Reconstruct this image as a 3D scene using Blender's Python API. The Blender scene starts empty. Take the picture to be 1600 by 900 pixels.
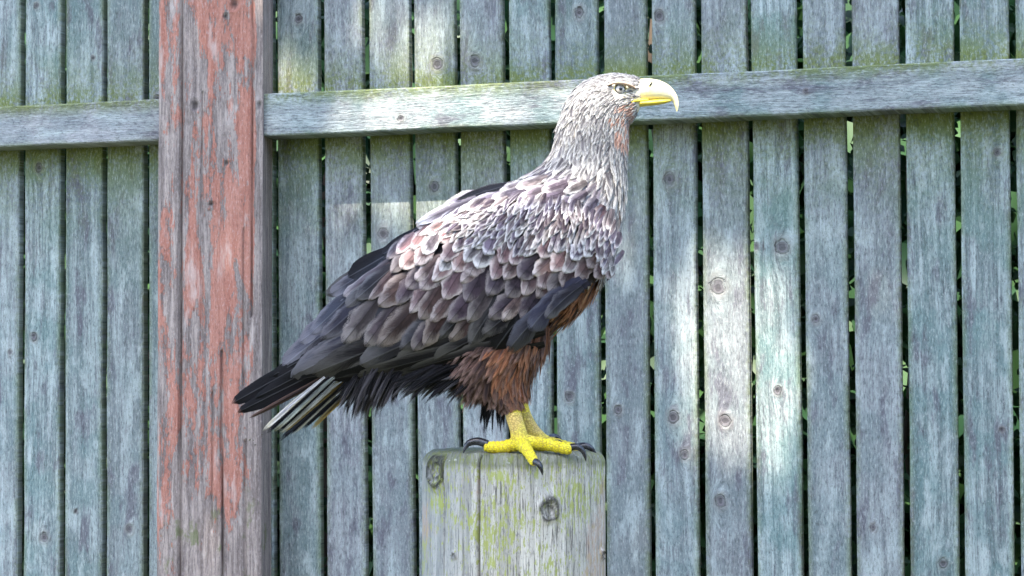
import bpy, bmesh, math, random
import numpy as np
from mathutils import Vector, Matrix, noise
from mathutils.bvhtree import BVHTree

random.seed(7); rng = np.random.default_rng(7)
S = bpy.context.scene
COL = S.collection

# ------------------------------------------------------------------ camera
F = 3500.0                       # focal length in pixels of a 1600 px wide picture
PITCH = math.atan(105.0 / F)
CAMZ = 1.30
Y0 = 3.50                        # distance of the bird's middle plane
cam = bpy.data.cameras.new("camera"); camo = bpy.data.objects.new("camera", cam); COL.objects.link(camo)
cam.sensor_width = 36.0; cam.lens = 36.0 * F / 1600.0
cam.clip_start = 0.05; cam.clip_end = 500
camo.location = (0, 0, CAMZ); camo.rotation_euler = (math.pi / 2 + PITCH, 0, 0)
cam.dof.use_dof = True; cam.dof.focus_distance = Y0 - 0.06; cam.dof.aperture_fstop = 40
S.camera = camo

# ------------------------------------------------------------------ light
SUN_EL = math.radians(60); SUN_AZ = math.radians(14)      # azimuth: measured from straight behind the camera towards its left
SUNV = Vector((-math.sin(SUN_AZ) * math.cos(SUN_EL), -math.cos(SUN_AZ) * math.cos(SUN_EL), math.sin(SUN_EL)))
W = bpy.data.worlds.new("World"); S.world = W; W.use_nodes = True
wn = W.node_tree; bg = wn.nodes["Background"]
sky = wn.nodes.new("ShaderNodeTexSky"); sky.sky_type = 'NISHITA'; sky.sun_disc = False
sky.sun_elevation = SUN_EL; sky.sun_rotation = math.atan2(SUNV.x, SUNV.y)
sky.air_density = 1.0; sky.dust_density = 1.5; sky.ozone_density = 1.0
wn.links.new(sky.outputs[0], bg.inputs[0]); bg.inputs[1].default_value = 0.15
sl = bpy.data.lights.new("sun", 'SUN'); sl.energy = 2.7; sl.angle = math.radians(0.53); sl.color = (1.0, 0.89, 0.74)
so = bpy.data.objects.new("sun", sl); COL.objects.link(so); so.rotation_euler = (-SUNV).to_track_quat('-Z', 'Y').to_euler()
so.location = SUNV * 20
S.view_settings.view_transform = 'Standard'; S.view_settings.look = 'None'
S.view_settings.exposure = 2.72; S.view_settings.gamma = 1.0; S.view_settings.use_curve_mapping = False

# ------------------------------------------------------------------ pixel -> place
def ray(px, py):
    cp, sp = math.cos(PITCH), math.sin(PITCH)
    b = (450 - py) / F
    return Vector(((px - 800) / F, cp - b * sp, sp + b * cp))
def U(px, py, Y=Y0):
    d = ray(px, py); t = Y / d.y
    return Vector((d.x * t, Y, CAMZ + d.z * t))
FA = math.radians(17); FY = 4.76
FD = Vector((math.cos(FA), -math.sin(FA), 0)); FN = Vector((-math.sin(FA), -math.cos(FA), 0)); FP = Vector((0, FY, 0))
def UF(px, py, off=0.0):
    """pixel -> (distance along the fence, height) on the fence plane moved off metres towards the viewer"""
    d = ray(px, py); c = Vector((0, 0, CAMZ))
    t = ((FP + FN * off) - c).dot(FN) / d.dot(FN)
    p = c + d * t
    return (p - FP).dot(FD), p.z
def fence_pt(s, z, off=0.0):
    return FP + FD * s + FN * off + Vector((0, 0, z))

# ------------------------------------------------------------------ helpers
ORG = {}
def tag(o, label=None, cat=None, group=None, kind=None):
    if label: o["label"] = label
    if cat: o["category"] = cat
    if group: o["group"] = group
    if kind: o["kind"] = kind
    return o
def empty(name, loc):
    o = bpy.data.objects.new(name, None); COL.objects.link(o); o.location = loc; o.empty_display_size = 0.1
    ORG[o.name] = Vector(loc); return o
def mk(name, verts, faces, mat, parent=None, smooth=True, origin=None, attrs=None, uv=None):
    """one mesh object; verts in world space"""
    if parent is not None: org = ORG[parent.name]
    else: org = Vector(origin) if origin is not None else Vector((0, 0, 0))
    v = np.asarray(verts, dtype=np.float64) - np.array(org)
    me = bpy.data.meshes.new(name)
    me.from_pydata([tuple(p) for p in v], [], faces)
    if smooth: me.polygons.foreach_set("use_smooth", [True] * len(me.polygons))
    if attrs:
        for an, (typ, data) in attrs.items():
            a = me.attributes.new(an, typ, 'POINT')
            if typ == 'FLOAT': a.data.foreach_set("value", np.asarray(data, dtype=np.float32).ravel())
            else: a.data.foreach_set("color", np.asarray(data, dtype=np.float32).ravel())
    if uv is not None:
        ul = me.uv_layers.new(name="UVMap")
        li = np.empty(len(me.loops), dtype=np.int32); me.loops.foreach_get("vertex_index", li)
        ul.data.foreach_set("uv", np.asarray(uv, dtype=np.float32)[li].ravel())
    me.materials.append(mat); me.update()
    o = bpy.data.objects.new(name, me); COL.objects.link(o)
    if parent is not None: o.parent = parent
    else: o.location = org
    ORG[o.name] = org
    return o

class NT:
    def __init__(s, name, rough=0.7, spec=0.3):
        s.m = bpy.data.materials.new(name); s.m.use_nodes = True; s.t = s.m.node_tree; s.b = s.t.nodes["Principled BSDF"]
        s.b.inputs["Roughness"].default_value = rough; s.b.inputs["Specular IOR Level"].default_value = spec
    def n(s, typ, **k):
        o = s.t.nodes.new("ShaderNode" + typ)
        for a, v in k.items(): setattr(o, a, v)
        return o
    def lk(s, a, b): s.t.links.new(a, b)
    def setin(s, sock, v):
        if isinstance(v, bpy.types.NodeSocket): s.lk(v, sock)
        else: sock.default_value = v
    def math(s, op, a, b=0.0, clamp=False):
        o = s.n("Math", operation=op, use_clamp=clamp); s.setin(o.inputs[0], a); s.setin(o.inputs[1], b); return o.outputs[0]
    def mix(s, f, a, b, mode='MIX'):
        o = s.n("Mix", data_type='RGBA', blend_type=mode); s.setin(o.inputs[0], f)
        for sk, v in ((o.inputs[6], a), (o.inputs[7], b)):
            if isinstance(v, bpy.types.NodeSocket): s.lk(v, sk)
            else: sk.default_value = (*v, 1)
        return o.outputs[2]
    def noise(s, vec, scale, detail=4, rough=0.6, dist=0.0):
        o = s.n("TexNoise"); s.lk(vec, o.inputs["Vector"]); o.inputs["Scale"].default_value = scale
        o.inputs["Detail"].default_value = detail; o.inputs["Roughness"].default_value = rough; o.inputs["Distortion"].default_value = dist
        return o.outputs["Fac"]
    def ss(s, v, lo, hi):
        o = s.n("MapRange", interpolation_type='SMOOTHSTEP'); s.setin(o.inputs[0], v)
        o.inputs[1].default_value = lo; o.inputs[2].default_value = hi; return o.outputs[0]
    def attr(s, name):
        o = s.n("Attribute"); o.attribute_name = name; return o
    def comb(s, x, y, z):
        o = s.n("CombineXYZ")
        for i, v in enumerate((x, y, z)): s.setin(o.inputs[i], v)
        return o.outputs[0]
    def obj(s): return s.n("TexCoord").outputs["Object"]
    def sep(s, v):
        o = s.n("SeparateXYZ"); s.lk(v, o.inputs[0]); return o.outputs
    def scalev(s, v, k):
        o = s.n("Mapping"); s.lk(v, o.inputs[0]); o.inputs["Scale"].default_value = k; return o.outputs[0]
    def bump(s, h, strength, dist):
        o = s.n("Bump"); o.inputs["Strength"].default_value = strength; o.inputs["Distance"].default_value = dist
        s.lk(h, o.inputs["Height"]); s.lk(o.outputs[0], s.b.inputs["Normal"])
    def col(s, c): s.setin(s.b.inputs["Base Color"], c if isinstance(c, bpy.types.NodeSocket) else (*c, 1)); return s.m

# ------------------------------------------------------------------ materials
def mat_board(name, c_lo, c_hi, moss=0.5):
    t = NT(name, 0.82, 0.2)
    g = t.attr("grain").outputs["Fac"]; kx = t.attr("knot_x").outputs["Fac"]; kz = t.attr("knot_z").outputs["Fac"]; ln = t.attr("along").outputs["Fac"]; al = t.attr("algae").outputs["Fac"]
    rnd = t.n("ObjectInfo").outputs["Random"]
    off = t.math('MULTIPLY', rnd, 37.0)
    v1 = t.comb(t.math('MULTIPLY', g, 1.0), off, t.math('MULTIPLY', ln, 0.035))
    v2 = t.comb(g, off, t.math('MULTIPLY', ln, 0.10))
    v3 = t.comb(g, off, ln)
    fib = t.noise(v1, 420, 3, 0.65); band = t.noise(v1, 75, 3, 0.55, 0.3); blot = t.noise(v3, 9, 4, 0.6); mid = t.noise(v2, 160, 4, 0.7)
    speck = t.noise(v3, 130, 3, 0.7)
    c = t.mix(t.ss(band, 0.34, 0.66), c_lo, c_hi)
    c = t.mix(t.math('MULTIPLY', t.ss(mid, 0.53, 0.68), 0.70), c, (0.06, 0.058, 0.072))
    c = t.mix(t.math('MULTIPLY', t.ss(fib, 0.50, 0.68), 0.6), c, (0.075, 0.075, 0.09))
    c = t.mix(t.math('MULTIPLY', t.ss(speck, 0.62, 0.72), 0.5), c, (0.50, 0.53, 0.52))
    c = t.mix(t.math('MULTIPLY', t.ss(blot, 0.42, 0.62), 0.65), c, (0.115, 0.20, 0.195))
    c = t.mix(t.math('MULTIPLY', t.ss(rnd, 0.0, 1.0), 0.52), c, (0.27, 0.25, 0.27))
    c = t.mix(t.math('MULTIPLY', t.math('FRACT', t.math('MULTIPLY', rnd, 13.0)), 0.45), c, (0.10, 0.125, 0.125))
    wpat = t.noise(t.comb(g, off, t.math('MULTIPLY', ln, 0.3)), 28, 4, 0.65)
    c = t.mix(t.math('MULTIPLY', t.ss(wpat, 0.53, 0.66), 0.72), c, (0.10, 0.092, 0.115))
    c = t.mix(t.math('MULTIPLY', t.ss(wpat, 0.46, 0.32), 0.55), c, (0.40, 0.45, 0.44))
    gm = t.math('MULTIPLY', al, t.ss(t.math('ADD', blot, t.math('MULTIPLY', t.math('SUBTRACT', speck, 0.5), 0.8)), 0.30, 0.62))
    c = t.mix(t.math('MULTIPLY', gm, moss), c, (0.13, 0.155, 0.03))
    pit = t.noise(v3, 330, 2, 0.8); grit = t.noise(t.comb(t.math('MULTIPLY', g, 1.0), off, t.math('MULTIPLY', ln, 0.28)), 300, 3, 0.75)
    c = t.mix(t.math('MULTIPLY', t.ss(grit, 0.52, 0.67), 0.54), c, (0.035, 0.04, 0.045))
    c = t.mix(t.math('MULTIPLY', t.ss(grit, 0.46, 0.34), 0.36), c, (0.46, 0.50, 0.48))
    c = t.mix(t.math('MULTIPLY', t.ss(pit, 0.58, 0.70), 0.45), c, (0.07, 0.075, 0.08))
    r0 = t.math('SQRT', t.math('ADD', t.math('MULTIPLY', kx, kx), t.math('MULTIPLY', t.math('MULTIPLY', kz, kz), 0.7)))
    r = t.math('ADD', r0, t.math('MULTIPLY', t.math('SUBTRACT', t.noise(v3, 90, 3, 0.6), 0.5), 1.3))
    rings = t.math('SINE', t.math('MULTIPLY', r, 13.0))
    core = t.math('MULTIPLY', t.ss(r, 1.10, 0.62), 0.8); halo = t.math('MULTIPLY', t.ss(r, 2.4, 1.0), 0.35)
    kc = t.mix(t.ss(rings, -0.9, 0.9), (0.05, 0.045, 0.055), (0.115, 0.105, 0.115))
    kc = t.mix(t.math('MULTIPLY', t.ss(r, 0.55, 0.25), 0.8), kc, (0.03, 0.027, 0.032))
    c = t.mix(halo, c, (0.22, 0.19, 0.17))
    c = t.mix(core, c, kc)
    lipk = t.math('MULTIPLY', t.ss(r, 1.25, 1.08), t.ss(r, 0.88, 1.02))
    c = t.mix(t.math('MULTIPLY', lipk, t.math('MULTIPLY', t.ss(mid, 0.4, 0.6), 0.7)), c, (0.03, 0.028, 0.03))
    h = t.math('SUBTRACT', t.math('ADD', t.math('MULTIPLY', fib, 0.5), t.math('ADD', t.math('MULTIPLY', mid, 0.6), t.math('MULTIPLY', grit, -0.7))), t.math('MULTIPLY', lipk, 0.6))
    t.bump(h, 0.8, 0.004)
    return t.col(c)
M_BOARD = mat_board("weathered_board", (0.13, 0.17, 0.17), (0.37, 0.43, 0.42), 0.9)
M_RAIL = mat_board("weathered_rail", (0.27, 0.305, 0.305), (0.43, 0.46, 0.455), 0.8)

def mat_post():
    t = NT("flaking_paint_timber", 0.75, 0.25)
    o = t.obj(); kn = t.attr("knot").outputs["Fac"]; cr = t.attr("crack").outputs["Fac"]
    fib = t.noise(t.scalev(o, (1, 1, 0.045)), 380, 3, 0.7)
    mid = t.noise(t.scalev(o, (1, 1, 0.07)), 90, 5, 0.7)
    grit = t.noise(t.scalev(o, (1, 1, 0.30)), 330, 3, 0.75); chip = t.noise(t.scalev(o, (1, 1, 0.45)), 120, 4, 0.75)
    pm = t.noise(t.scalev(o, (1, 1, 0.20)), 17, 6, 0.66, 0.4)
    pz = t.noise(t.scalev(o, (1, 1, 0.5)), 3.2, 2, 0.5)
    wood = t.mix(t.ss(mid, 0.35, 0.68), (0.16, 0.125, 0.115), (0.38, 0.31, 0.275))
    wood = t.mix(t.math('MULTIPLY', t.ss(fib, 0.52, 0.70), 0.55), wood, (0.08, 0.07, 0.07))
    paint = t.mix(t.ss(mid, 0.3, 0.7), (0.31, 0.12, 0.085), (0.43, 0.205, 0.155))
    paint = t.mix(t.math('MULTIPLY', t.ss(fib, 0.55, 0.75), 0.35), paint, (0.22, 0.10, 0.08))
    sx = t.sep(o)[0]
    bias = t.math('SUBTRACT', t.math('MULTIPLY', t.ss(sx, -0.10, 0.06), 0.07), t.math('MULTIPLY', t.ss(sx, 0.090, 0.100), 0.20))
    m = t.math('ADD', t.math('ADD', pm, t.math('MULTIPLY', t.math('SUBTRACT', pz, 0.5), 0.55)), t.math('ADD', bias, t.math('MULTIPLY', t.math('SUBTRACT', fib, 0.5), 0.12)))
    pmask = t.ss(t.math('ADD', m, t.math('MULTIPLY', t.math('SUBTRACT', chip, 0.5), 0.26)), 0.552, 0.572)
    c = t.mix(pmask, wood, paint)
    c = t.mix(t.math('MULTIPLY', t.ss(grit, 0.52, 0.66), 0.5), c, t.mix(0.75, c, (0.03, 0.025, 0.025)))
    c = t.mix(t.math('MULTIPLY', t.ss(grit, 0.45, 0.33), 0.35), c, (0.52, 0.45, 0.42))
    bleach = t.ss(t.noise(t.scalev(o, (1, 1, 0.25)), 26, 4, 0.6), 0.58, 0.70)
    c = t.mix(t.math('MULTIPLY', bleach, 0.5), c, (0.52, 0.45, 0.41))
    gr = t.ss(t.noise(t.scalev(o, (1, 1, 0.5)), 30, 4, 0.6), 0.58, 0.66)
    low = t.ss(t.sep(o)[2], 1.06, 0.92)
    c = t.mix(t.math('MULTIPLY', t.math('MULTIPLY', gr, low), 0.6), c, (0.10, 0.13, 0.03))
    c = t.mix(t.math('MULTIPLY', kn, 0.85), c, (0.03, 0.025, 0.025))
    c = t.mix(t.math('MULTIPLY', cr, 0.7), c, (0.06, 0.04, 0.035))
    t.bump(t.math('ADD', t.math('MULTIPLY', fib, 0.6), t.math('ADD', t.math('MULTIPLY', mid, 0.5), t.math('ADD', t.math('MULTIPLY', grit, -0.5), t.math('MULTIPLY', pmask, 0.45)))), 0.8, 0.004)
    return t.col(c)
M_POST = mat_post()

def mat_stump():
    t = NT("lichen_covered_log", 0.85, 0.2)
    o = t.obj(); kn = t.attr("knot").outputs["Fac"]; cr = t.attr("crack").outputs["Fac"]; tp = t.attr("top").outputs["Fac"]
    ang = t.attr("grain").outputs["Fac"]; z = t.sep(o)[2]
    v1 = t.comb(ang, 0.0, t.math('MULTIPLY', z, 0.045)); v2 = t.comb(ang, 3.0, t.math('MULTIPLY', z, 0.22))
    fib = t.noise(v1, 360, 4, 0.7); mid = t.noise(v1, 60, 4, 0.6); patch = t.noise(o, 15, 5, 0.62); fine = t.noise(v2, 210, 4, 0.72); spot = t.noise(o, 130, 3, 0.65)
    c = t.mix(t.ss(mid, 0.33, 0.68), (0.30, 0.29, 0.255), (0.58, 0.55, 0.49))
    c = t.mix(t.math('MULTIPLY', t.ss(fib, 0.51, 0.62), 0.85), c, (0.06, 0.055, 0.05))
    c = t.mix(t.math('MULTIPLY', t.ss(fine, 0.57, 0.68), 0.55), c, (0.60, 0.59, 0.55))
    c = t.mix(t.math('MULTIPLY', t.ss(fine, 0.43, 0.33), 0.65), c, (0.075, 0.07, 0.065))
    grit = t.noise(t.comb(ang, 7.0, t.math('MULTIPLY', z, 0.35)), 330, 3, 0.75)
    c = t.mix(t.math('MULTIPLY', t.ss(grit, 0.54, 0.66), 0.55), c, (0.10, 0.095, 0.085))
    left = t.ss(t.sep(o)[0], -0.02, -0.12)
    c = t.mix(t.math('MULTIPLY', left, 0.55), c, (0.20, 0.215, 0.225))  # bluish shading of the left flank, painted into the log's colour
    hi = t.ss(z, 0.86, 1.15)
    lich = t.ss(t.math('ADD', t.math('ADD', t.math('MULTIPLY', t.math('ADD', patch, 0.5), 0.5), t.math('MULTIPLY', t.math('SUBTRACT', fine, 0.5), 1.1)), t.math('MULTIPLY', hi, 0.055)), 0.565, 0.64)
    c = t.mix(t.math('MULTIPLY', lich, 0.85), c, (0.30, 0.33, 0.075))
    pk = t.ss(t.math('ADD', t.noise(t.scalev(o, (1, 1, 0.6)), 10, 4, 0.6), t.math('MULTIPLY', t.ss(t.sep(o)[0], 0.05, 0.14), 0.12)), 0.60, 0.68)
    c = t.mix(t.math('MULTIPLY', t.math('MULTIPLY', pk, t.ss(fine, 0.40, 0.56)), 0.6), c, (0.40, 0.26, 0.20))
    tm = t.ss(t.math('ADD', tp, t.math('MULTIPLY', t.math('SUBTRACT', patch, 0.5), 1.2)), 0.35, 0.75)
    c = t.mix(t.math('MULTIPLY', tm, 0.65), c, (0.085, 0.095, 0.045))
    c = t.mix(t.math('MULTIPLY', t.ss(spot, 0.62, 0.72), t.math('MULTIPLY', tm, 0.6)), c, (0.45, 0.45, 0.40))
    c = t.mix(t.math('MULTIPLY', t.math('MULTIPLY', kn, t.ss(spot, 0.25, 0.45)), 0.97), c, (0.022, 0.02, 0.02))
    c = t.mix(t.math('MULTIPLY', cr, 0.9), c, (0.02, 0.018, 0.016))
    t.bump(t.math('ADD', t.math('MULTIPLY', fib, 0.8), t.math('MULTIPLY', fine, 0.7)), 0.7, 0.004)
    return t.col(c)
M_STUMP = mat_stump()

def mat_feather(name, rough=0.68, rootk=0.45, barbk=1.0, fray=0.72):
    t = NT(name, rough, 0.12)
    uv = t.n("UVMap").outputs[0]; u, v, _ = t.sep(uv)
    tint = t.attr("tint").outputs["Color"]; edge = t.attr("edge").outputs["Color"]
    sg = t.math('SUBTRACT', t.math('MULTIPLY', u, 2.0), 1.0)
    a = t.math('ABSOLUTE', sg)           # 0 at the shaft, 1 at the margin
    rnd = t.attr("rnd").outputs["Fac"]
    off = t.math('MULTIPLY', rnd, 53.0)
    slant = t.math('SUBTRACT', t.math('MULTIPLY', v, 9.0), t.math('MULTIPLY', a, 2.6))
    barb = t.noise(t.comb(t.math('MULTIPLY', sg, 0.35), off, slant), 7.0, 3, 0.75)
    fine = t.noise(t.comb(t.math('MULTIPLY', sg, 0.5), off, slant), 26.0, 2, 0.7)
    blot = t.noise(t.comb(u, off, v), 2.6, 3, 0.6)
    wob = t.math('ADD', t.math('MULTIPLY', t.math('SUBTRACT', barb, 0.5), 0.9), t.math('MULTIPLY', t.math('SUBTRACT', blot, 0.5), 0.8))
    m = t.math('MAXIMUM', t.math('MULTIPLY', t.ss(t.math('ADD', a, t.math('MULTIPLY', wob, 0.7)), 0.42, 0.92), t.ss(blot, 0.30, 0.52)), t.math('MULTIPLY', t.ss(t.math('ADD', v, t.math('MULTIPLY', wob, 0.5)), 0.66, 0.96), 0.95))
    m = t.math('MULTIPLY', m, t.ss(v, 0.15, 0.55))
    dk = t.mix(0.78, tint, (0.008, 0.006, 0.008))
    c = t.mix(t.math('MULTIPLY', t.ss(blot, 0.38, 0.58), 0.85), tint, dk)
    lite = t.mix(0.3, tint, edge)
    c = t.mix(t.math('MULTIPLY', t.ss(t.math('MULTIPLY', sg, t.math('SUBTRACT', t.math('MULTIPLY', t.math('FRACT', t.math('MULTIPLY', rnd, 7.0)), 2.0), 0.6)), 0.0, 0.5), 0.5), c, lite)
    c = t.mix(t.math('MULTIPLY', t.ss(v, 0.70, 0.20), rootk), c, dk)  # shadow under the overlapping feathers, painted as darker roots
    ek = t.attr("edgek").outputs["Fac"]
    c = t.mix(t.math('MULTIPLY', m, ek), c, edge)
    c = t.mix(t.math('MULTIPLY', t.ss(barb, 0.52, 0.66), 0.40 * barbk), c, t.mix(0.6, c, (0.012, 0.010, 0.012)))
    c = t.mix(t.math('MULTIPLY', t.ss(fine, 0.48, 0.66), 0.35 * barbk), c, t.mix(0.55, c, (0.012, 0.010, 0.012)))
    sh = t.ss(a, 0.075, 0.03)
    pale = t.math('LESS_THAN', t.attr("edgek").outputs["Fac"], 0.56)
    c = t.mix(t.math('MULTIPLY', sh, 0.5), c, t.mix(pale, dk, t.mix(0.16, c, (0.4, 0.4, 0.42))))
    n2 = t.noise(t.comb(t.math('MULTIPLY', sg, 0.22), off, slant), 30.0, 2, 0.6)
    d = t.math('MAXIMUM', a, t.ss(v, 0.62, 1.02))
    fr = t.attr('fray').outputs['Fac']
    thr = t.math('ADD', fr, t.math('MULTIPLY', t.ss(n2, 0.36, 0.62), t.math('SUBTRACT', 1.02, fr)))
    al = t.math('LESS_THAN', d, thr); t.lk(al, t.b.inputs['Alpha'])
    t.bump(t.math('ADD', t.math('ADD', barb, t.math('MULTIPLY', fine, 0.6)), t.math('MULTIPLY', sh, 0.8)), 0.6, 0.0012)
    return t.col(c)
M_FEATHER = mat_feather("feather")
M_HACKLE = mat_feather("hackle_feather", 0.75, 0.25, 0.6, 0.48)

def mat_body():
    t = NT("downy_skin", 0.85, 0.1)
    c = t.attr("tint").outputs["Color"]; nz = t.noise(t.obj(), 130, 4, 0.6)
    t.bump(nz, 0.4, 0.003)
    return t.col(t.mix(t.math('MULTIPLY', t.ss(nz, 0.4, 0.7), 0.4), c, t.mix(0.6, c, (0.03, 0.03, 0.03))))
M_BODY = mat_body()

def mat_bill(name, pale):
    t = NT(name, 0.38, 0.4); o = t.obj()
    nz = t.noise(o, 60, 4, 0.6); st = t.noise(t.scalev(o, (0.3, 1, 1)), 160, 3, 0.6)
    c = t.mix(t.ss(nz, 0.35, 0.7), (0.72, 0.60, 0.27) if pale else (0.62, 0.47, 0.03), (0.79, 0.72, 0.48) if pale else (0.68, 0.56, 0.08))
    c = t.mix(t.math('MULTIPLY', t.ss(st, 0.55, 0.75), 0.25), c, (0.42, 0.33, 0.12))
    t.bump(st, 0.15, 0.002); return t.col(c)
M_BILL = mat_bill("pale_yellow_horn", True); M_LOWBILL = mat_bill("bright_yellow_horn", False)
M_NOSTRIL = NT("dark_slit", 0.8).col((0.02, 0.018, 0.018))
def mat_foot():
    t = NT("scaly_yellow_skin", 0.5, 0.35); o = t.obj()
    vo = t.n("TexVoronoi", feature='DISTANCE_TO_EDGE'); vo.inputs["Scale"].default_value = 210
    wob = t.n("Mapping"); t.lk(o, wob.inputs[0]); wob.inputs["Scale"].default_value = (1, 1, 1.3); t.lk(wob.outputs[0], vo.inputs["Vector"])
    e = t.ss(vo.outputs["Distance"], 0.02, 0.16); nz = t.noise(o, 45, 3, 0.6)
    tz = t.attr("tint").outputs["Fac"]
    c = t.mix(t.ss(nz, 0.35, 0.7), (0.76, 0.60, 0.010), (0.82, 0.70, 0.03))
    c = t.mix(t.math('MULTIPLY', tz, 0.55), c, t.mix(t.ss(nz, 0.4, 0.62), (0.66, 0.44, 0.28), (0.68, 0.55, 0.16)))
    c = t.mix(t.math('MULTIPLY', t.math('SUBTRACT', 1.0, e), 0.55), c, (0.30, 0.17, 0.05))
    t.bump(e, 0.7, 0.0016); return t.col(c)
M_FOOT = mat_foot()
M_TALON = NT("glossy_black_horn", 0.22, 0.5)
_nz = M_TALON.noise(M_TALON.scalev(M_TALON.obj(), (1, 1, 1)), 120, 3)
M_TALON = M_TALON.col(M_TALON.mix(M_TALON.ss(_nz, 0.4, 0.75), (0.012, 0.012, 0.015), (0.05, 0.05, 0.06)))
M_EYE = NT("eye_dark_rim", 0.08, 0.6).col((0.02, 0.018, 0.018))
_t = NT("eye_iris", 0.06, 0.6); M_IRIS = _t.col(_t.mix(_t.ss(_t.noise(_t.obj(), 420, 3), 0.35, 0.65), (0.30, 0.27, 0.24), (0.46, 0.42, 0.38)))
M_PUPIL = NT("eye_pupil", 0.05, 0.6).col((0.006, 0.006, 0.007))
_t = NT("bare_face_skin", 0.6, 0.3); M_LID = _t.col(_t.mix(_t.noise(_t.obj(), 200, 3), (0.55, 0.45, 0.16), (0.66, 0.60, 0.33)))
_t = NT("brow_skin", 0.7, 0.2); M_BROW = _t.col(_t.mix(_t.noise(_t.obj(), 200, 3), (0.34, 0.20, 0.12), (0.55, 0.44, 0.36)))
def mat_leaf(name, a, b, tr=0.25):
    t = NT(name, 0.5, 0.35)
    rnd = t.attr("rnd").outputs["Fac"]
    c = t.mix(rnd, a, b); nz = t.noise(t.obj(), 60, 3)
    c = t.mix(t.math('MULTIPLY', nz, 0.4), c, t.mix(0.5, c, (0.01, 0.03, 0.01)))
    t.col(c)
    tl = t.n("BsdfTranslucent"); t.lk(c, tl.inputs[0]); mx = t.n("MixShader"); mx.inputs[0].default_value = tr
    out = t.t.nodes["Material Output"]; t.lk(t.b.outputs[0], mx.inputs[1]); t.lk(tl.outputs[0], mx.inputs[2]); t.lk(mx.outputs[0], out.inputs[0])
    return t.m
M_IVY = mat_leaf("ivy_leaf", (0.012, 0.045, 0.024), (0.05, 0.12, 0.04))
M_CROWN = mat_leaf("tree_leaf", (0.05, 0.10, 0.025), (0.10, 0.16, 0.04), 0.12)
_t = NT("bark", 0.9, 0.1); M_BARK = _t.col(_t.mix(_t.noise(_t.scalev(_t.obj(), (1, 1, 0.2)), 30, 4), (0.05, 0.04, 0.03), (0.16, 0.13, 0.10)))
_t = NT("trodden_earth", 0.95, 0.1); _o = _t.obj(); M_GROUND = _t.col(_t.mix(_t.ss(_t.noise(_o, 1.7, 5), 0.4, 0.6), _t.mix(_t.noise(_o, 40, 4), (0.05, 0.04, 0.03), (0.10, 0.08, 0.06)), _t.mix(_t.noise(_o, 60, 4), (0.03, 0.055, 0.015), (0.06, 0.09, 0.03))))
_t = NT("dry_debris", 0.9, 0.1); M_DEBRIS = _t.col(_t.mix(_t.noise(_t.obj(), 150, 3), (0.05, 0.045, 0.03), (0.14, 0.13, 0.06)))
_t = NT("moss", 0.9, 0.1); M_MOSS = _t.col(_t.mix(_t.noise(_t.obj(), 150, 3), (0.06, 0.09, 0.01), (0.22, 0.25, 0.03)))

# ------------------------------------------------------------------ ground
gv, gf = [], []
N = 40
for j in range(N + 1):
    for i in range(N + 1):
        x = (i / N - 0.5) * 2; y = (j / N - 0.5) * 2
        x = math.copysign(abs(x) ** 2.2, x) * 120; y = math.copysign(abs(y) ** 2.2, y) * 120 + 3
        gv.append((x, y, 0.03 * noise.noise(Vector((x, y, 0)) * 0.8)))
for j in range(N):
    for i in range(N): k = j * (N + 1) + i; gf.append((k, k + 1, k + N + 2, k + N + 1))
tag(mk("ground", gv, gf, M_GROUND), kind="structure")

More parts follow.
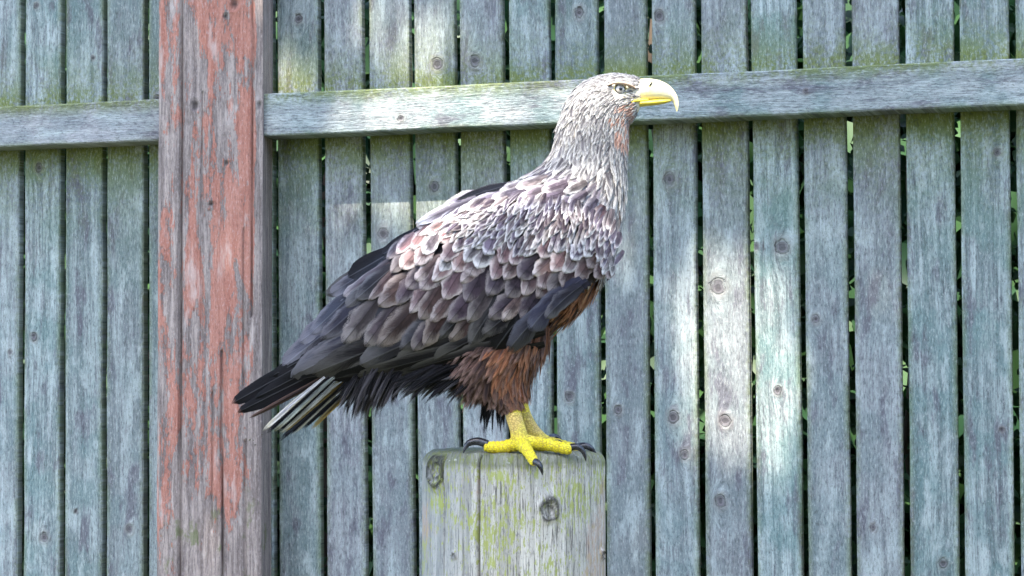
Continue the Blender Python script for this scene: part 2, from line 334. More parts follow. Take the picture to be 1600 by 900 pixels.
# ------------------------------------------------------------------ timber pieces
def timber(name, length, width, thick, knots, mat, parent, place, cell=0.0055, cellz=0.008, wav=0.0015, algae=None, bev=0.003, seed=0):
    """a sawn plank; local a = across (0 centre), b = along (0..length), c = out of the face; place(a,b,c) -> world"""
    na = max(4, int(width / cell)); nb = max(8, int(length / cellz))
    A = np.concatenate(([-width / 2, -width / 2 + bev], np.linspace(-width / 2, width / 2, na + 1)[1:-1], [width / 2 - bev, width / 2]))
    A = np.unique(A); B = np.linspace(0, length, nb + 1)
    ga, gb = np.meshgrid(A, B)
    g = ga.copy(); km = np.zeros_like(ga); dz = np.zeros_like(ga); kx = np.full_like(ga, 50.0); kz = np.full_like(ga, 50.0)
    for (ka, kb, kr) in knots:
        da = ga - ka; db = (gb - kb) * 0.38
        r2 = da ** 2 + db ** 2 + 1e-8; R = kr * 1.25
        wq = np.exp(-r2 / (R * R) * .55); g = g - da * wq * .97 + .9 * kr * wq
        rr = np.sqrt(da ** 2 + ((gb - kb) * 0.85) ** 2) / kr
        near = rr < np.hypot(kx, kz * .85); kx = np.where(near, da / kr, kx); kz = np.where(near, (gb - kb) / kr, kz)
        dz += 0.0015 * np.exp(-(rr - 1.4) ** 2 * 4) - 0.0015 * np.exp(-rr ** 2 * 2)
    farm = np.hypot(kx, kz) > 4; kx = np.where(farm, 60.0, kx); kz = np.where(farm, np.where(kz < 0, -60.0, 60.0), kz)
    g = g + 0.006 * np.sin(gb * 2.1 + seed) + 0.003 * np.sin(gb * 5.3 + seed * 2)
    edge = (np.abs(ga) > width / 2 - bev * 0.5)
    wv = np.array([[noise.noise(Vector((seed * 3.1 + (1 if a > 0 else 7), b * 4, 0))) for a in (-1, 1)] for b in B]) * wav
    sh = np.where(ga < 0, wv[:, :1], wv[:, 1:])
    frac = np.abs(ga) / (width / 2)
    aa = ga + sh * frac ** 2
    cc = thick + dz - np.where(edge, bev, 0)
    vs, at = [], {"grain": [], "knot_x": [], "knot_z": [], "along": [], "algae": []}
    alg = np.zeros_like(ga) if algae is None else algae(ga, gb)
    alg = np.maximum(alg, np.clip((np.abs(ga) - width / 2 + 0.012) / 0.012, 0, 1) * 0.55)
    nA, nB = len(A), len(B)
    for c in (cc, np.zeros_like(cc)):
        for j in range(nB):
            for i in range(nA):
                vs.append(place(aa[j, i], gb[j, i], c[j, i]))
        at["grain"].append(g.ravel()); at["knot_x"].append(kx.ravel()); at["knot_z"].append(kz.ravel()); at["along"].append(gb.ravel()); at["algae"].append(alg.ravel())
    fs = []; off = nA * nB
    for j in range(nB - 1):
        for i in range(nA - 1):
            k = j * nA + i; fs.append((k, k + 1, k + nA + 1, k + nA))
        k = j * nA; fs.append((k, k + nA, k + nA + off, k + off))
        k = j * nA + nA - 1; fs.append((k, k + off, k + nA + off, k + nA))
    fs.append((off, off + nA - 1, off + nB * nA - 1, off + (nB - 1) * nA)[::-1])
    for j in (0, nB - 1):
        for i in range(nA - 1):
            k = j * nA + i; fs.append((k, k + off, k + 1 + off, k + 1))
    attrs = {k: ('FLOAT', np.concatenate(v)) for k, v in at.items()}
    return mk(name, vs, fs, mat, parent, smooth=False, attrs=attrs)

fence = empty("board_fence", fence_pt(0, 0))
tag(fence, "weathered grey-green vertical board fence with one horizontal rail behind the eagle", "fence")
RAIL_T = 0.085; BT = 0.022
# rail: fitted to its four corners in the photograph
sL, zLt = UF(418, 147, RAIL_T + BT); _, zLb = UF(418, 212, RAIL_T + BT)
sR, zRt = UF(1330, 103, RAIL_T + BT); _, zRb = UF(1330, 175, RAIL_T + BT)
RH = ((zLt - zLb) + (zRt - zRb)) / 2
zc0 = (zLt + zLb) / 2; slope = ((zRt + zRb) / 2 - zc0) / (sR - sL)
def rail_z(s): return zc0 + slope * (s - sL)
print("RAIL", sL, sR, zLt, zLb, zRt, zRb, "slope", slope)
top = [428, 500, 570, 641, 713, 788, 861, 936, 1012, 1090, 1167, 1247, 1325]
bot = [431, 506, 576, 650, 721, 796, 868, 942, 1018, 1097, 1179, 1259, 1334]
st = [UF(a, 0, BT)[0] for a in top]; sb = [UF(a, 900, BT)[0] for a in bot]
zt, zb = UF(800, 0)[1], UF(800, 900)[1]
while UF(0, 0)[0] - 1.1 < st[0]: st.insert(0, st[0] - 0.104 - random.uniform(-.003, .003)); sb.insert(0, sb[0] - 0.104)
while UF(1600, 0)[0] + 0.9 > st[-1]: st.append(st[-1] + 0.107 + random.uniform(-.003, .003)); sb.append(sb[-1] + 0.107)
KN = {  # knots seen in the photograph, as pixels on the board
    (598, 365, 9), (679, 292, 8), (683, 100, 9), (742, 95, 9), (1046, 280, 9), (1122, 447, 12), (1133, 657, 9), (1126, 782, 9), (1222, 385, 11),
    (1052, 652, 9), (1215, 610, 6), (1275, 498, 6), (466, 30, 7), (1182, 385, 5), (1070, 710, 7), (966, 640, 6), (890, 620, 7), (1030, 25, 8), (760, 640, 9), (640, 560, 7), (905, 20, 8)}
knots_s = [(UF(x, y, BT), r * 0.00115) for x, y, r in KN]
ZB0, ZB1 = 0.06, 2.42
def z_gap(st_, sb_, z): return sb_ + (st_ - sb_) * (z - zb) / (zt - zb)
for k in range(len(st) - 1):
    gl, gr = random.uniform(.0045, .0080), random.uniform(.0045, .0080)
    if k > 14: gl += .0015
    def cx(z, k=k, gl=gl, gr=gr): return (z_gap(st[k], sb[k], z) + gl + z_gap(st[k + 1], sb[k + 1], z) - gr) / 2
    wd = ((st[k + 1] - st[k]) + (sb[k + 1] - sb[k])) / 2 - gl - gr
    kk = [(s - cx(z), z - ZB0, r) for (s, z), r in knots_s if abs(s - cx(z)) < wd / 2]
    mid_s = cx(1.3)
    if not (-0.55 < mid_s < 0.72):
        for q in range(random.randint(2, 4)): kk.append((random.uniform(-.3, .3) * wd, random.uniform(.7, 2.2), random.uniform(.003, .009)))
    zr = rail_z(mid_s)
    def alg(ga, gb, zr=zr):
        z = gb + ZB0
        return np.clip(np.exp(-np.abs(z - zr - RH / 2) / 0.06) * (z > zr) * 1.5 + np.exp(-np.abs(zr - RH / 2 - z) / 0.10) * (z < zr) * 1.2, 0, 1)
    tilt = random.uniform(-.02, .02)
    def place(a, b, c, cx=cx, tilt=tilt): return fence_pt(cx(b + ZB0) + a, b + ZB0, c + a * tilt)
    h = ZB1 - ZB0 + random.uniform(-.02, .02)
    timber("board", h, wd, BT, kk, M_BOARD, fence, place, algae=alg, seed=k * 1.7)
# post position along the fence
pL = UF(250, 450, RAIL_T + BT + .012)[0]; pR = UF(404, 450, RAIL_T + BT + .012)[0]
def rail(s0, s1, zf, kn):
    def place(a, b, c): return fence_pt(s0 + b, zf(s0 + b) + a, c + BT + 0.0005)
    def al(ga, gb): return np.clip((ga - RH / 2 + 0.034) / 0.03, 0, 1) * 1.0
    return timber("rail", s1 - s0, RH, RAIL_T, kn, M_RAIL, fence, place, cell=0.006, cellz=0.012, algae=al, seed=s0 + 4)
rail(pR - 0.03, st[-1], rail_z, [(.0, 1.21, .004), (-.02, .35, .006)])
rail(st[0], pL + 0.005, rail_z, [(.01, .3, .006)])
rail(pR - 0.005, st[-1], lambda s: rail_z(s) - 1.45, [(.01, .3, .006)])
rail(st[0], pL + 0.005, lambda s: rail_z(s) - 1.45, [(.01, .2, .006)])

# ------------------------------------------------------------------ timber post on the left
PW = pR - pL; PS = (pL + pR) / 2; PO = RAIL_T + BT + .040; PD = PO - .030
post_org = fence_pt(PS, 0, PO - PD / 2)
def outline_post():
    # across x and out y (front = +), clockwise from the back left
    w = PW / 2; d = PD / 2; pts = []
    s287 = UF(287, 450, RAIL_T + BT + .012)[0] - PS; s402 = UF(392, 450, RAIL_T + BT + .012)[0] - PS
    pts += [(-w, -d)] + [(-w, y) for y in np.linspace(-d + .02, d - .02, 6)]
    pts += [(x, d - .014 * (1 - (x + w) / (s287 + w))) for x in np.linspace(-w, s287, 8)[1:]]
    pts += [(x, d) for x in np.linspace(s287, s402, 44)[1:]]
    pts += [(x, d - .006 * ((x - s402) / (w - s402)) ** 1.5) for x in np.linspace(s402, w, 8)[1:]]
    pts += [(w, y) for y in np.linspace(d - .012, -d, 7)]
    return pts, s287
po, s287 = outline_post()
PZ1 = 2.62; nz = 330; zs = np.linspace(0, PZ1, nz)
def pxz(x, y): s, z = UF(x, y, RAIL_T + BT + .012); return s - PS, z
post_knots = [(*pxz(307, 168), .008), (*pxz(365, 8), .009), (*pxz(352, 28), .005), (*pxz(353, 256), .005), (*pxz(400, 165), .005), (*pxz(331, 320), .005)]
cr = [(s287, 0.0, 9, 1), (pxz(346, 700)[0], -9, 1.34, 1), (pxz(380, 700)[0], -9, 1.15, .8), (pxz(391, 100)[0], 1.35, 9, .8), (pxz(333, 500)[0], .9, 1.25, .45), (pxz(378, 330)[0], 1.2, 1.6, .5), (pxz(318, 200)[0], 1.3, 1.9, .4)]
pv, pk, pc = [], [], []
PA = FA - math.radians(11); e1 = Vector((math.cos(PA), -math.sin(PA), 0)); e2 = Vector((-math.sin(PA), -math.cos(PA), 0))
for z in zs:
    for (x, y) in po:
        kmask = 0; crm = 0; dy = 0
        if y > PD / 2 - .02:
            for (kx, kz, krr) in post_knots:
                r = math.hypot(x - kx, (z - kz) * .8) / krr
                kmask = max(kmask, min(1, max(0, 1.35 - r))); dy += -.004 * math.exp(-r * r * 1.5) + .002 * math.exp(-(r - 1.6) ** 2 * 3)
            for (cx_, z0, z1, st_) in cr:
                xx = cx_ + .0035 * noise.noise(Vector((cx_ * 50, z * 2.5, 0))) + .001 * noise.noise(Vector((cx_ * 50, z * 14, 3)))
                f = math.exp(-((x - xx) / .0024) ** 2) * (1 if z0 + .03 < z < z1 - .03 else 0.0) * st_
                crm = max(crm, f); dy -= .007 * f
            dy += .0022 * noise.noise(Vector((x * 40, z * 2.2, 5))) + .0008 * noise.noise(Vector((x * 150, z * 6, 9)))
        p = post_org + e1 * (x + .002 * noise.noise(Vector((0, z * 2.1, y)))) + e2 * (y + dy)
        pv.append((p.x, p.y, z)); pk.append(kmask); pc.append(crm)
npo = len(po); pf = []
for j in range(nz - 1):
    for i in range(npo):
        a = j * npo + i; b = j * npo + (i + 1) % npo; pf.append((a, a + npo, b + npo, b))
pf.append(tuple(range((nz - 1) * npo, nz * npo))); pf.append(tuple(range(npo))[::-1])
post = mk("timber_post", pv, pf, M_POST, origin=post_org, smooth=False, attrs={"knot": ('FLOAT', pk), "crack": ('FLOAT', pc)})
post.rotation_euler = (0, 0, 0)
tag(post, "thick cracked wooden post with flaking red-brown paint beside the fence", "post")

# ------------------------------------------------------------------ perch log
SR = 0.1455
SC = Vector((U(803, 708, Y0 + .06).x, Y0 + .06, 0))
STOP = U(810, 708, Y0 - .045).z
nth = 420; ring = []
zz = list(np.linspace(0, STOP - .42, 12)) + list(np.linspace(STOP - .41, STOP - .016, 170))
sv, sk, sc_, stp, sgr, sf = [], [], [], [], [], []
def th_of(px, py):   # angle round the log whose front surface shows at this pixel
    d = ray(px, py); x = d.x / d.y * (Y0 + .06 - SR * .8)
    return math.asin(max(-1, min(1, (x - SC.x) / SR)))
s_kn = [(th_of(858, 798), U(858, 798, Y0 - .08).z, .0155), (th_of(681, 733), U(681, 733, Y0).z, .023), (th_of(711, 868), U(711, 868, Y0 - .06).z, .004), (th_of(943, 868), U(943, 868, Y0).z, .006), (2.4, .9, .016), (-2.2, 1.0, .014)]
s_cr = [(th_of(748, 800), 1.0, .0015, .012), (th_of(694, 800), .6, .0014, .006), (th_of(870, 860), .25, .0015, .003), (th_of(810, 800), .35, .0015, .003), (th_of(846, 760), .3, .0012, .003), (th_of(775, 800), .4, .0012, .004), (th_of(905, 800), .5, .0013, .005), (th_of(725, 800), .35, .0012, .003), (th_of(928, 800), .4, .0012, .004), (2.6, 1, .0025, .012), (-2.1, 1, .0025, .012)]
levels = [(z, 1.0) for z in zz] + [(STOP - .011, .985), (STOP - .006, .96), (STOP - .002, .925), (STOP, .88), (STOP + .0008, .70), (STOP + .001, .5), (STOP + .001, .3), (STOP + .001, .12)]
for z, rf in levels:
    for i in range(nth):
        th = -math.pi + 2 * math.pi * i / nth
        r = SR * rf; km = 0; cm = 0
        q = Vector((math.sin(th), math.cos(th), 0))
        irr = 1 if rf > .9 else .4
        r += irr * (.0028 * noise.noise(Vector((q.x * 2.5, q.y * 2.5, z * 1.5))) + .0012 * noise.noise(Vector((q.x * 20, q.y * 20, z * 3))) + .0008 * noise.noise(Vector((q.x * 55, q.y * 55, z * 9))))
        if rf > .95:
            r -= .007 * max(0, noise.noise(Vector((q.x * 7 + 9, q.y * 7, z * 10))) + .35 * noise.noise(Vector((q.x * 30, q.y * 30, z * 40)))) * max(0, 1 - (STOP - z) / .05)
            for (kt, kz, kr) in s_kn:
                dd = math.hypot((th - kt) * SR, (z - kz) * .9) / kr; dd *= 1 + .30 * noise.noise(Vector((math.atan2(z - kz, (th - kt) * SR) * 1.1, kt * 7, dd * .8)))
                if dd < 4:
                    km = max(km, min(1, max(0, math.exp(-((dd - .92) / .16) ** 2) * .95 + (.75 if dd < .8 else 0) * (.45 + .9 * noise.noise(Vector((th * 90, z * 130, 0))))) + .8 * math.exp(-((dd - .5) / .1) ** 2) * .6)); r += .004 * math.exp(-(dd - .95) ** 2 * 8) - .0035 * math.exp(-(dd / .6) ** 2) + .002 * math.exp(-dd * dd * .4)
                    if dd < 1.1: r += .0012 * math.sin(dd * 16)
            for (ct, s_, wd, dp) in s_cr:
                tt = ct + .010 * noise.noise(Vector((ct * 9, z * 5, 0))) + .006 * noise.noise(Vector((ct * 9, z * 22, 4)))
                f = math.exp(-((th - tt) * SR / wd) ** 2) * s_
                cm = max(cm, f); r -= dp * f
        zt_ = z + (.0025 * noise.noise(Vector((q.x * rf * 6, q.y * rf * 6, 2))) + .0014 * noise.noise(Vector((q.x * rf * 28, q.y * rf * 28, 5))) if rf < 1 else 0)
        sv.append((SC.x + math.sin(th) * r, SC.y - math.cos(th) * r, zt_)); sk.append(km); sc_.append(min(1, cm))
        stp.append(max(0, min(1, 1 - (STOP - .004 - z) / .035)) if rf >= 1 else 1); sgr.append(th * SR * rf + .004 * noise.noise(Vector((th * 3, z * 2.5, 0))))
for j in range(len(levels) - 1):
    for i in range(nth):
        a = j * nth + i; b = j * nth + (i + 1) % nth; sf.append((a, b, b + nth, a + nth))
sf.append(tuple(range((len(levels) - 1) * nth, len(levels) * nth)))
stump = mk("perch_log", sv, sf, M_STUMP, origin=(SC.x, SC.y, 0), attrs={"knot": ('FLOAT', sk), "crack": ('FLOAT', sc_), "top": ('FLOAT', stp), "grain": ('FLOAT', sgr)})
tag(stump, "upright grey log with yellow-green lichen under the eagle's feet", "log")

# ------------------------------------------------------------------ the eagle
ER = Vector((U(810, 708).x, Y0, STOP)); eagle = empty("eagle", ER)
tag(eagle, "large brown eagle with pale head and yellow beak perched on the log", "eagle")
def B(px, py, y=0.0):
    """pixel in the bird's middle plane -> world, moved y metres away from the viewer"""
    p = U(px, py); return Vector((p.x, Y0 + y, p.z))
MM = 0.001
SEC = [  # (back x, back y, front x, front y, half width mm)
    (1006, 125, 999, 174, 12.5), (988, 119, 990, 187, 21.5), (958, 115.5, 983, 195, 31), (920, 125, 981, 206, 36), (892, 150, 980, 223, 37),
    (875, 190, 978, 246, 39), (866, 232, 976, 276, 44), (845, 262, 974, 312, 58), (803, 286, 968, 352, 78), (748, 304, 957, 397, 96),
    (694, 340, 938, 440, 104), (645, 379, 905, 485, 104), (596, 414, 852, 525, 95), (550, 450, 780, 548, 80), (510, 494, 700, 560, 60),
    (482, 532, 625, 570, 40), (458, 560, 550, 580, 24), (447, 578, 490, 588, 12)]
SEC = np.array(SEC, dtype=float)
def cr_interp(A, s):
    n = len(A); i = int(min(max(math.floor(s), 0), n - 2)); f = s - i
    p0, p1, p2, p3 = A[max(i - 1, 0)], A[i], A[i + 1], A[min(i + 2, n - 1)]
    return p1 + .5 * f * (p2 - p0 + f * (2 * p0 - 5 * p1 + 4 * p2 - p3 + f * (3 * (p1 - p2) + p3 - p0)))
def loft_pt(A, s, th, y=0.0, k=1.0):
    a = cr_interp(A, s); cx_, cy_ = (a[0] + a[2]) / 2, (a[1] + a[3]) / 2
    ct, sn = math.cos(th), math.sin(th)
    px = cx_ + (a[0] - a[2]) / 2 * ct * k; py = cy_ + (a[1] - a[3]) / 2 * ct * k
    return B(px, py, y + a[4] * MM * sn * k)
def loft_mesh(A, ns=70, nt=40, y=0.0, s0=0, s1=None):
    s1 = len(A) - 1 if s1 is None else s1
    vs = []; fs = []
    for j in range(ns):
        s = s0 + (s1 - s0) * j / (ns - 1)
        for i in range(nt): vs.append(loft_pt(A, s, 2 * math.pi * i / nt, y))
    for j in range(ns - 1):
        for i in range(nt): a = j * nt + i; b = j * nt + (i + 1) % nt; fs.append((a, b, b + nt, a + nt))
    fs.append(tuple(range(nt))[::-1]); fs.append(tuple(range((ns - 1) * nt, ns * nt)))
    return vs, fs
TH_N = np.array([(735, 500, 862, 516, 34), (730, 545, 836, 552, 38), (740, 582, 816, 580, 30), (760, 608, 811, 606, 20), (781, 632, 814, 630, 14), (788, 646, 814, 644, 10)], dtype=float)
TH_F = TH_N.copy(); TH_F[:, [0, 2]] += np.array([4, 6, 8, 6, 4, 4])[:, None]; TH_F[3:, 1] -= 2
LEG_Y = .046
def union_voxel(parts, vox, smooth_it, name):
    vs, fs = [], []
    for v, f in parts:
        o = len(vs); vs += [tuple(p) for p in v]; fs += [tuple(i + o for i in q) for q in f]
    me = bpy.data.meshes.new(name + "_src"); me.from_pydata(vs, [], fs); me.update()
    bm = bmesh.new(); bm.from_mesh(me); bmesh.ops.recalc_face_normals(bm, faces=bm.faces); bm.to_mesh(me); bm.free()
    o = bpy.data.objects.new(name + "_src", me); COL.objects.link(o)
    m = o.modifiers.new("r", 'REMESH'); m.mode = 'VOXEL'; m.voxel_size = vox
    if smooth_it: q = o.modifiers.new("s", 'SMOOTH'); q.iterations = smooth_it; q.factor = .5
    dg = bpy.context.evaluated_depsgraph_get(); ev = o.evaluated_get(dg).to_mesh()
    V = [tuple(v.co) for v in ev.vertices]; Fc = [tuple(p.vertices) for p in ev.polygons]
    o.evaluated_get(dg).to_mesh_clear(); bpy.data.objects.remove(o); bpy.data.meshes.remove(me)
    return V, Fc
BODY_SEC = SEC.copy()
bv, bf = union_voxel([loft_mesh(BODY_SEC), loft_mesh(TH_N, 24, 24, -LEG_Y), loft_mesh(TH_F, 24, 24, LEG_Y)], .0055, 4, "body")
RUST = np.array((.26, .115, .06)); CREAM = np.array((.50, .45, .40)); BRN = np.array((.045, .035, .036)); SKIN = np.array((.50, .46, .36))
def px_of(p):
    d = Vector(p) - Vector((0, 0, CAMZ)); cp, sp = math.cos(PITCH), math.sin(PITCH)
    w = d.y * cp + d.z * sp; h = -d.y * sp + d.z * cp
    return 800 + F * d.x / w, 450 - F * h / w
bt = []
for p in bv:
    x, y = px_of(p)
    if y < 300 and x > 845: c = CREAM * .8
    elif x > 975 and y < 200: c = SKIN
    elif x - 700 > (600 - y) * .9 + 60 or (x > 720 and y > 560): c = RUST * .45
    else: c = BRN
    if x > 972 and 128 < y < 176: c = SKIN
    bt.append((*c, 1))
body = mk("body", bv, bf, M_BODY, eagle, attrs={"tint": ('FLOAT_COLOR', bt)})

# height field of the feathered flank (metres out from the middle plane), on a grid of pixels
WSEC = SEC.copy()
for i in range(8, len(WSEC)):
    e = min(1, (i - 7) / 4); dx, dy = WSEC[i, 2] - WSEC[i, 0], WSEC[i, 3] - WSEC[i, 1]
    WSEC[i, 2] += dx * .34 * e; WSEC[i, 3] += dy * .34 * e; WSEC[i, 0] -= dx * .05 * e; WSEC[i, 1] -= dy * .05 * e
wv_, wf_ = loft_mesh(WSEC, 90, 56)
bvh = BVHTree.FromPolygons([Vector(p) for p in wv_], wf_)
GX0, GY0, GS = 350, 90, 5
gw, gh = 150, 130
H = np.full((gh, gw), np.nan)
for j in range(gh):
    for i in range(gw):
        p = B(GX0 + i * GS, GY0 + j * GS, -.5)
        hit = bvh.ray_cast(p, Vector((0, 1, 0)), .5)
        if hit[0] is not None: H[j, i] = Y0 - hit[0].y
for _ in range(80):
    m = np.isnan(H)
    if not m.any(): break
    P = np.pad(H, 1, constant_values=np.nan)
    st8 = np.stack([P[a:a + gh, b:b + gw] for a in range(3) for b in range(3)])
    with np.errstate(all='ignore'):
        import warnings; warnings.simplefilter("ignore"); av = np.nanmean(st8, axis=0)
    H = np.where(m & ~np.isnan(av), np.maximum(av - .001, .010), H)
H = np.maximum(np.nan_to_num(H, nan=.010), .012)
def blur(A, n):
    for _ in range(n):
        P = np.pad(A, 1, mode='edge'); A = (P[:-2, 1:-1] + P[2:, 1:-1] + P[1:-1, :-2] + P[1:-1, 2:] + 2 * A) / 6
    return A
def in_poly(poly, x, y):
    c = False; n = len(poly)
    for i in range(n):
        x1, y1 = poly[i]; x2, y2 = poly[(i + 1) % n]
        if (y1 > y) != (y2 > y) and x < (x2 - x1) * (y - y1) / (y2 - y1) + x1: c = not c
    return c
WING = [(700, 338), (760, 326), (840, 326), (900, 342), (948, 364), (960, 385), (957, 415), (942, 446), (900, 478), (860, 512), (800, 550), (740, 566), (640, 585), (540, 588), (458, 590), (447, 576), (484, 522), (560, 440), (640, 380)]
WM = np.array([[1.0 if in_poly(WING, GX0 + i * GS, GY0 + j * GS) else 0.0 for i in range(gw)] for j in range(gh)])
HB = blur(H, 4)
H = HB + blur(WM, 5) * .013
def hf(px, py, A=None):
    A = H if A is None else A
    x = min(max((px - GX0) / GS, 0), gw - 1.001); y = min(max((py - GY0) / GS, 0), gh - 1.001)
    i, j = int(x), int(y); fx, fy = x - i, y - j
    return (A[j, i] * (1 - fx) + A[j, i + 1] * fx) * (1 - fy) + (A[j + 1, i] * (1 - fx) + A[j + 1, i + 1] * fx) * fy

# feather blade: NU columns across, NV rows along
UC = [0, .06, .22, .42, .5, .58, .78, .94, 1]; VR = [0, .12, .27, .42, .56, .68, .78, .86, .92, .965, 1]
def blade_w(v, tip, pt=2.0, q=.5):
    base = .42 + .58 * min(1, v / .5) ** .8
    if v > tip: base *= max(0.0, 1 - ((v - tip) / (1 - tip)) ** pt) ** q * .96 + .04
    return base
def feather(root, tip, width, lift=.005, off=0.0, bend=0.0, tilt=.0012, round_=.72, crown=.0016, field=None, side=-1, rag=.0, root_in=.0, pt=2.0, q=.5):
    rx, ry = root; tx, ty = tip; L = math.hypot(tx - rx, ty - ry); dx, dy = (tx - rx) / L, (ty - ry) / L; nx, ny = -dy, dx
    ph = random.uniform(0, 9); q_ = q
    vs, uv = [], []
    for v in VR:
        bx = bend * L * v * (1 - v) * 4 * .25
        cx_, cy_ = rx + dx * L * v + nx * bx, ry + dy * L * v + ny * bx
        w = width / 2 * blade_w(v, round_, pt, q_)
        for u in UC:
            q = (u - .5) * 2
            ww = w * q * (1 + rag * noise.noise(Vector((ph, v * 9, q * 2))))
            px, py = cx_ + nx * ww, cy_ + ny * ww
            h = hf(px, py, field) + off + lift * v ** 1.3 - crown * q * q + tilt * q - root_in * (1 - v) ** 2 + (.0006 if abs(q) < .1 else 0)
            vs.append(B(px, py, side * h)); uv.append((u, v))
    nu = len(UC); fs = []
    for j in range(len(VR) - 1):
        for i in range(nu - 1): k = j * nu + i; fs.append((k, k + 1, k + nu + 1, k + nu))
    return vs, fs, uv
TONES = {   # centre colour, margin colour, strength of the margin
    'black': ((.0035, .0035, .0045), (.012, .012, .014), .5), 'slate': ((.027, .026, .037), (.19, .18, .20), .55), 'dark': ((.011, .010, .012), (.15, .14, .14), .55),
    'brown': ((.075, .046, .044), (.30, .25, .235), .85), 'grey': ((.070, .056, .060), (.25, .22, .215), .8), 'violet': ((.050, .036, .050), (.25, .215, .215), .75), 'pink': ((.21, .125, .118), (.58, .50, .47), .95), 'mauve': ((.125, .078, .082), (.46, .39, .37), .9),
    'pale': ((.17, .14, .145), (.60, .57, .55), 1.0), 'lilac': ((.115, .095, .125), (.56, .53, .53), .95), 'white': ((.30, .275, .275), (.64, .62, .60), 1.0),
    'blue': ((.024, .025, .042), (.12, .12, .15), .55), 'rust': ((.30, .115, .058), (.44, .23, .14), .6), 'umber': ((.055, .031, .027), (.15, .09, .07), .6), 'tailw': ((.66, .66, .62), (.40, .34, .17), .55), 'ochre': ((.26, .17, .04), (.36, .27, .10), .6)}
def tone_attrs(n, tone, rnd=None, fray=.8):
    c, e, k = TONES[tone]; j = random.uniform(.82, 1.2); r = random.random() if rnd is None else rnd
    jc = [x * j * random.uniform(.95, 1.05) for x in c]
    return {"tint": ('FLOAT_COLOR', np.tile((*jc, 1), (n, 1))), "edge": ('FLOAT_COLOR', np.tile((*[min(.85, x * (j * .5 + .5)) for x in e], 1), (n, 1))), "fray": ('FLOAT', np.full(n, fray)), "edgek": ('FLOAT', np.full(n, k)), "rnd": ('FLOAT', np.full(n, r))}

# wing foundation: a thin padded slab following the flank, feathers lie over it
def slab(poly, inset, thick):
    idx = {}; vs = []; fs = []
    cells = [(i, j) for j in range(gh - 1) for i in range(gw - 1) if in_poly(poly, GX0 + (i + .5) * GS, GY0 + (j + .5) * GS)]
    cs = set(cells)
    def vid(i, j, l):
        if (i, j, l) not in idx:
            idx[(i, j, l)] = len(vs); vs.append(B(GX0 + i * GS, GY0 + j * GS, -(H[j, i] - inset - (thick if l else 0))))
        return idx[(i, j, l)]
    for i, j in cells:
        fs.append((vid(i, j, 0), vid(i, j + 1, 0), vid(i + 1, j + 1, 0), vid(i + 1, j, 0)))
        fs.append((vid(i, j, 1), vid(i + 1, j, 1), vid(i + 1, j + 1, 1), vid(i, j + 1, 1)))
        for (di, dj, a, b) in ((-1, 0, (0, 0), (0, 1)), (1, 0, (1, 1), (1, 0)), (0, -1, (1, 0), (0, 0)), (0, 1, (0, 1), (1, 1))):
            if (i + di, j + dj) not in cs:
                fs.append((vid(i + a[0], j + a[1], 0), vid(i + a[0], j + a[1], 1), vid(i + b[0], j + b[1], 1), vid(i + b[0], j + b[1], 0)))
    return vs, fs
WING_IN = [(705, 345), (760, 334), (840, 334), (896, 350), (940, 372), (948, 390), (944, 415), (930, 440), (892, 470), (850, 505), (795, 540), (740, 554), (640, 572), (545, 576), (475, 580), (462, 572), (496, 524), (568, 446), (645, 390)]
sv_, sf_ = slab(WING_IN, .004, .012)
wing = mk("wing", sv_, sf_, M_BODY, eagle, attrs={"tint": ('FLOAT_COLOR', np.tile((.03, .026, .03, 1), (len(sv_), 1)))})
wing["label"] = "folded right wing with scaled brown and pale-edged feathers"

FLOW = [((950, 400), (-.25, 1)), ((880, 400), (-.5, 1)), ((800, 420), (-.42, 1)), ((760, 440), (-.38, 1)), ((690, 420), (-.5, 1)), ((650, 400), (-.65, .8)), ((600, 460), (-.65, .75)),
        ((550, 510), (-.62, .75)), ((640, 530), (-.58, .85)), ((500, 520), (-.75, .65)), ((740, 530), (-.65, .75)), ((700, 350), (-.9, .45)), ((760, 335), (-.85, .5)), ((820, 335), (-.5, .85)),
        ((900, 355), (-.15, 1)), ((600, 560), (-.85, .5)), ((560, 440), (-.8, .6)), ((900, 440), (-.6, .9)), ((840, 490), (-.6, .8))]
def flow(x, y):
    sx = sy = 0
    for (ax, ay), (dx, dy) in FLOW:
        w = 1 / (((x - ax) ** 2 + (y - ay) ** 2) + 60); l = math.hypot(dx, dy); sx += w * dx / l; sy += w * dy / l
    l = math.hypot(sx, sy); return sx / l, sy / l
WF = []   # (name, root, tip, width, tone, kwargs)
def wf(name, root, tip, w, tone, **k): WF.append((name, root, tip, w, tone, k))
def cov(tip, L, w, tone, **k):
    dx, dy = flow(*tip); a = random.gauss(0, .13); dx, dy = dx * math.cos(a) - dy * math.sin(a), dx * math.sin(a) + dy * math.cos(a)
    wf("covert_feather", (tip[0] - dx * L, tip[1] - dy * L), tip, w, tone, **k)
